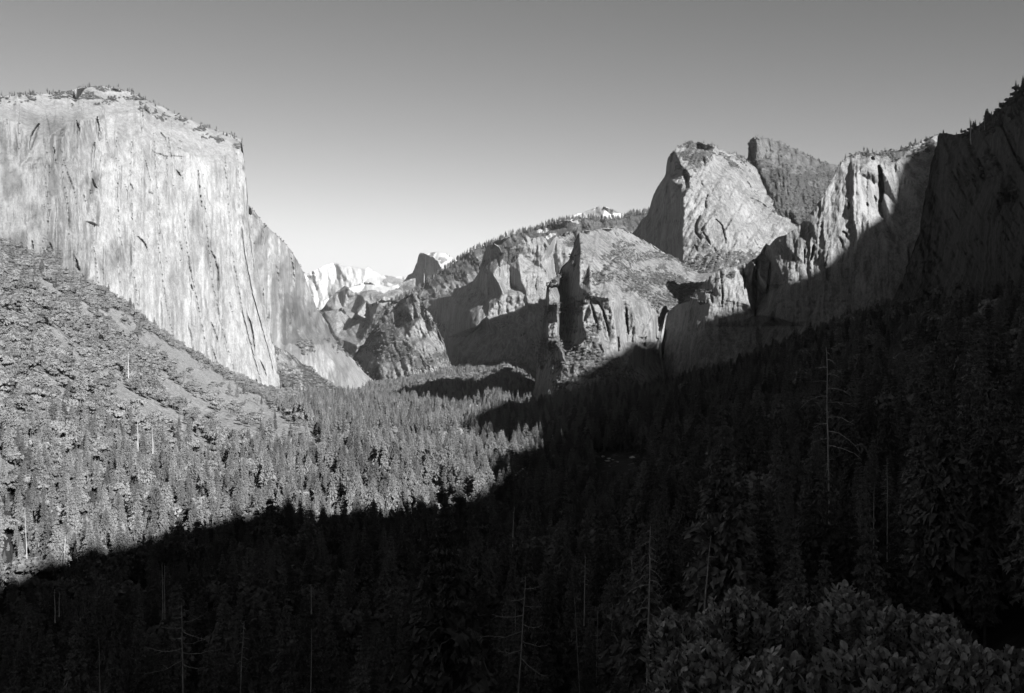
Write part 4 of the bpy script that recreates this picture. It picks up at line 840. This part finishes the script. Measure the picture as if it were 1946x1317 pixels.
def shrub(px, ytop, rad_px, D, label, seed, ntip=130):
    r = np.random.default_rng(seed); R = rad_px / F * D
    X, _, zt = world(px, ytop, D); zg = min(float(ground_z(np.array([X]), np.array([D]))[0]), zt - 0.7)
    H = zt - zg; fo = MB(); br = MB()
    e = bpy.data.objects.new('manzanita_shrub', None); COL.objects.link(e); e.location = (X, D, zg); tag(e, label, 'shrub', 'manzanita shrubs at the viewpoint')
    stems = [np.array([math.cos(a) * R * .25, math.sin(a) * R * .25, H * .45]) for a in r.random(6) * 6.28]
    for s in stems:
        v, f = tube([(0, 0, -0.05), tuple(s * [.4, .4, .5]), tuple(s)], [.022, .017, .012], 6); br.add(v, f)
    for k in range(ntip):
        a = r.random() * 6.28; q = math.sqrt(r.random()) * 1.0
        top = H - R * 0.75 * q ** 2.4 - (0.05 * r.random() if r.random() < 0.5 else 0.45 * r.random())
        tip = np.array([math.cos(a) * q * R, math.sin(a) * q * R, top]); s = stems[r.integers(0, 6)]
        mid = (tip + s) / 2 + r.normal(0, .04, 3) + [0, 0, -0.05]
        v, f = tube([s, mid, tip], [.008, .005, .003], 5); br.add(v, f)
        ax = tip - mid; ax = ax / np.linalg.norm(ax) * 0.35 + np.array([0, 0, .65]) + r.normal(0, .12, 3); ax /= np.linalg.norm(ax)
        nl = r.integers(10, 16)
        for j in range(nl):
            t = j / nl; ph = j * 2.4 + r.normal(0, .25); p = tip - ax * (0.13 * (1 - t))
            u = np.cross(ax, [0.3, .8, .1]); u /= np.linalg.norm(u); w_ = np.cross(ax, u); out = math.cos(ph) * u + math.sin(ph) * w_
            d = out * (0.95 - 0.55 * t) + ax * (0.45 + 0.6 * t) + r.normal(0, .12, 3)
            V, Fs = leaf(p, d, np.cross(np.cross(d, out), d) * 0 + out * -.6 + ax * .8, r.uniform(.026, .045), r.uniform(.019, .032), r); fo.add(V, Fs)
    link('foliage', fo.mesh('foliage'), M_LEAF, e); link('branches', br.mesh('branches'), M_TWIG, e)
SHR = [(1278,1162,46,4.3,'small manzanita shrub next to the bare grey dead conifer'),(1338,1215,88,3.9,'low manzanita shrub in front of the tall rounded one'),(1402,1122,80,4.6,'tall rounded manzanita shrub behind the low one, near the bare dead conifer'),
       (1508,1156,66,4.9,'middle manzanita shrub filling the dip between the two tallest'),(1480,1240,115,3.7,'wide low manzanita shrub at the very bottom of the view'),(1612,1112,52,4.5,'manzanita shrub with the highest upright sprig of all'),
       (1690,1150,78,4.4,'broad manzanita shrub sloping down from the highest sprig'),(1640,1225,130,3.7,'dense low manzanita shrub below the highest sprig'),(1790,1168,50,4.3,'manzanita shrub with two knobbly tips beyond the broad one'),
       (1830,1222,100,3.8,'low manzanita shrub with rounded leaves near the picture corner'),(1925,1235,60,4.0,'last manzanita shrub running out of the view')]
for k, q in enumerate(SHR): shrub(*q, 400 + k, ntip=int(75 + q[2] * 1.6))

# ------------------------------------------------------------------ the air over the valley
hz = bpy.data.materials.new('valley_haze'); hz.use_nodes = True; ht = hz.node_tree; ht.nodes.clear()
ho = ht.nodes.new('ShaderNodeOutputMaterial'); hv = ht.nodes.new('ShaderNodeVolumePrincipled'); ht.links.new(hv.outputs[0], ho.inputs['Volume'])
hv.inputs['Color'].default_value = (0.9, 0.9, 0.9, 1); hv.inputs['Density'].default_value = 6.0e-6; hv.inputs['Anisotropy'].default_value = 0.0
hx, hy0, hy1, hz0, hz1 = 24500, -24500, 24500, -421.0, 1750
hm = bpy.data.meshes.new('haze')
hm.from_pydata([(x, y, z) for x in (-hx, hx) for y in (hy0, hy1) for z in (hz0, hz1)], [], [(0, 1, 3, 2), (4, 6, 7, 5), (0, 4, 5, 1), (2, 3, 7, 6), (0, 2, 6, 4), (1, 5, 7, 3)]); hm.update()
tag(link('haze', hm, hz), 'thin haze filling the valley air', 'haze', None, 'stuff')
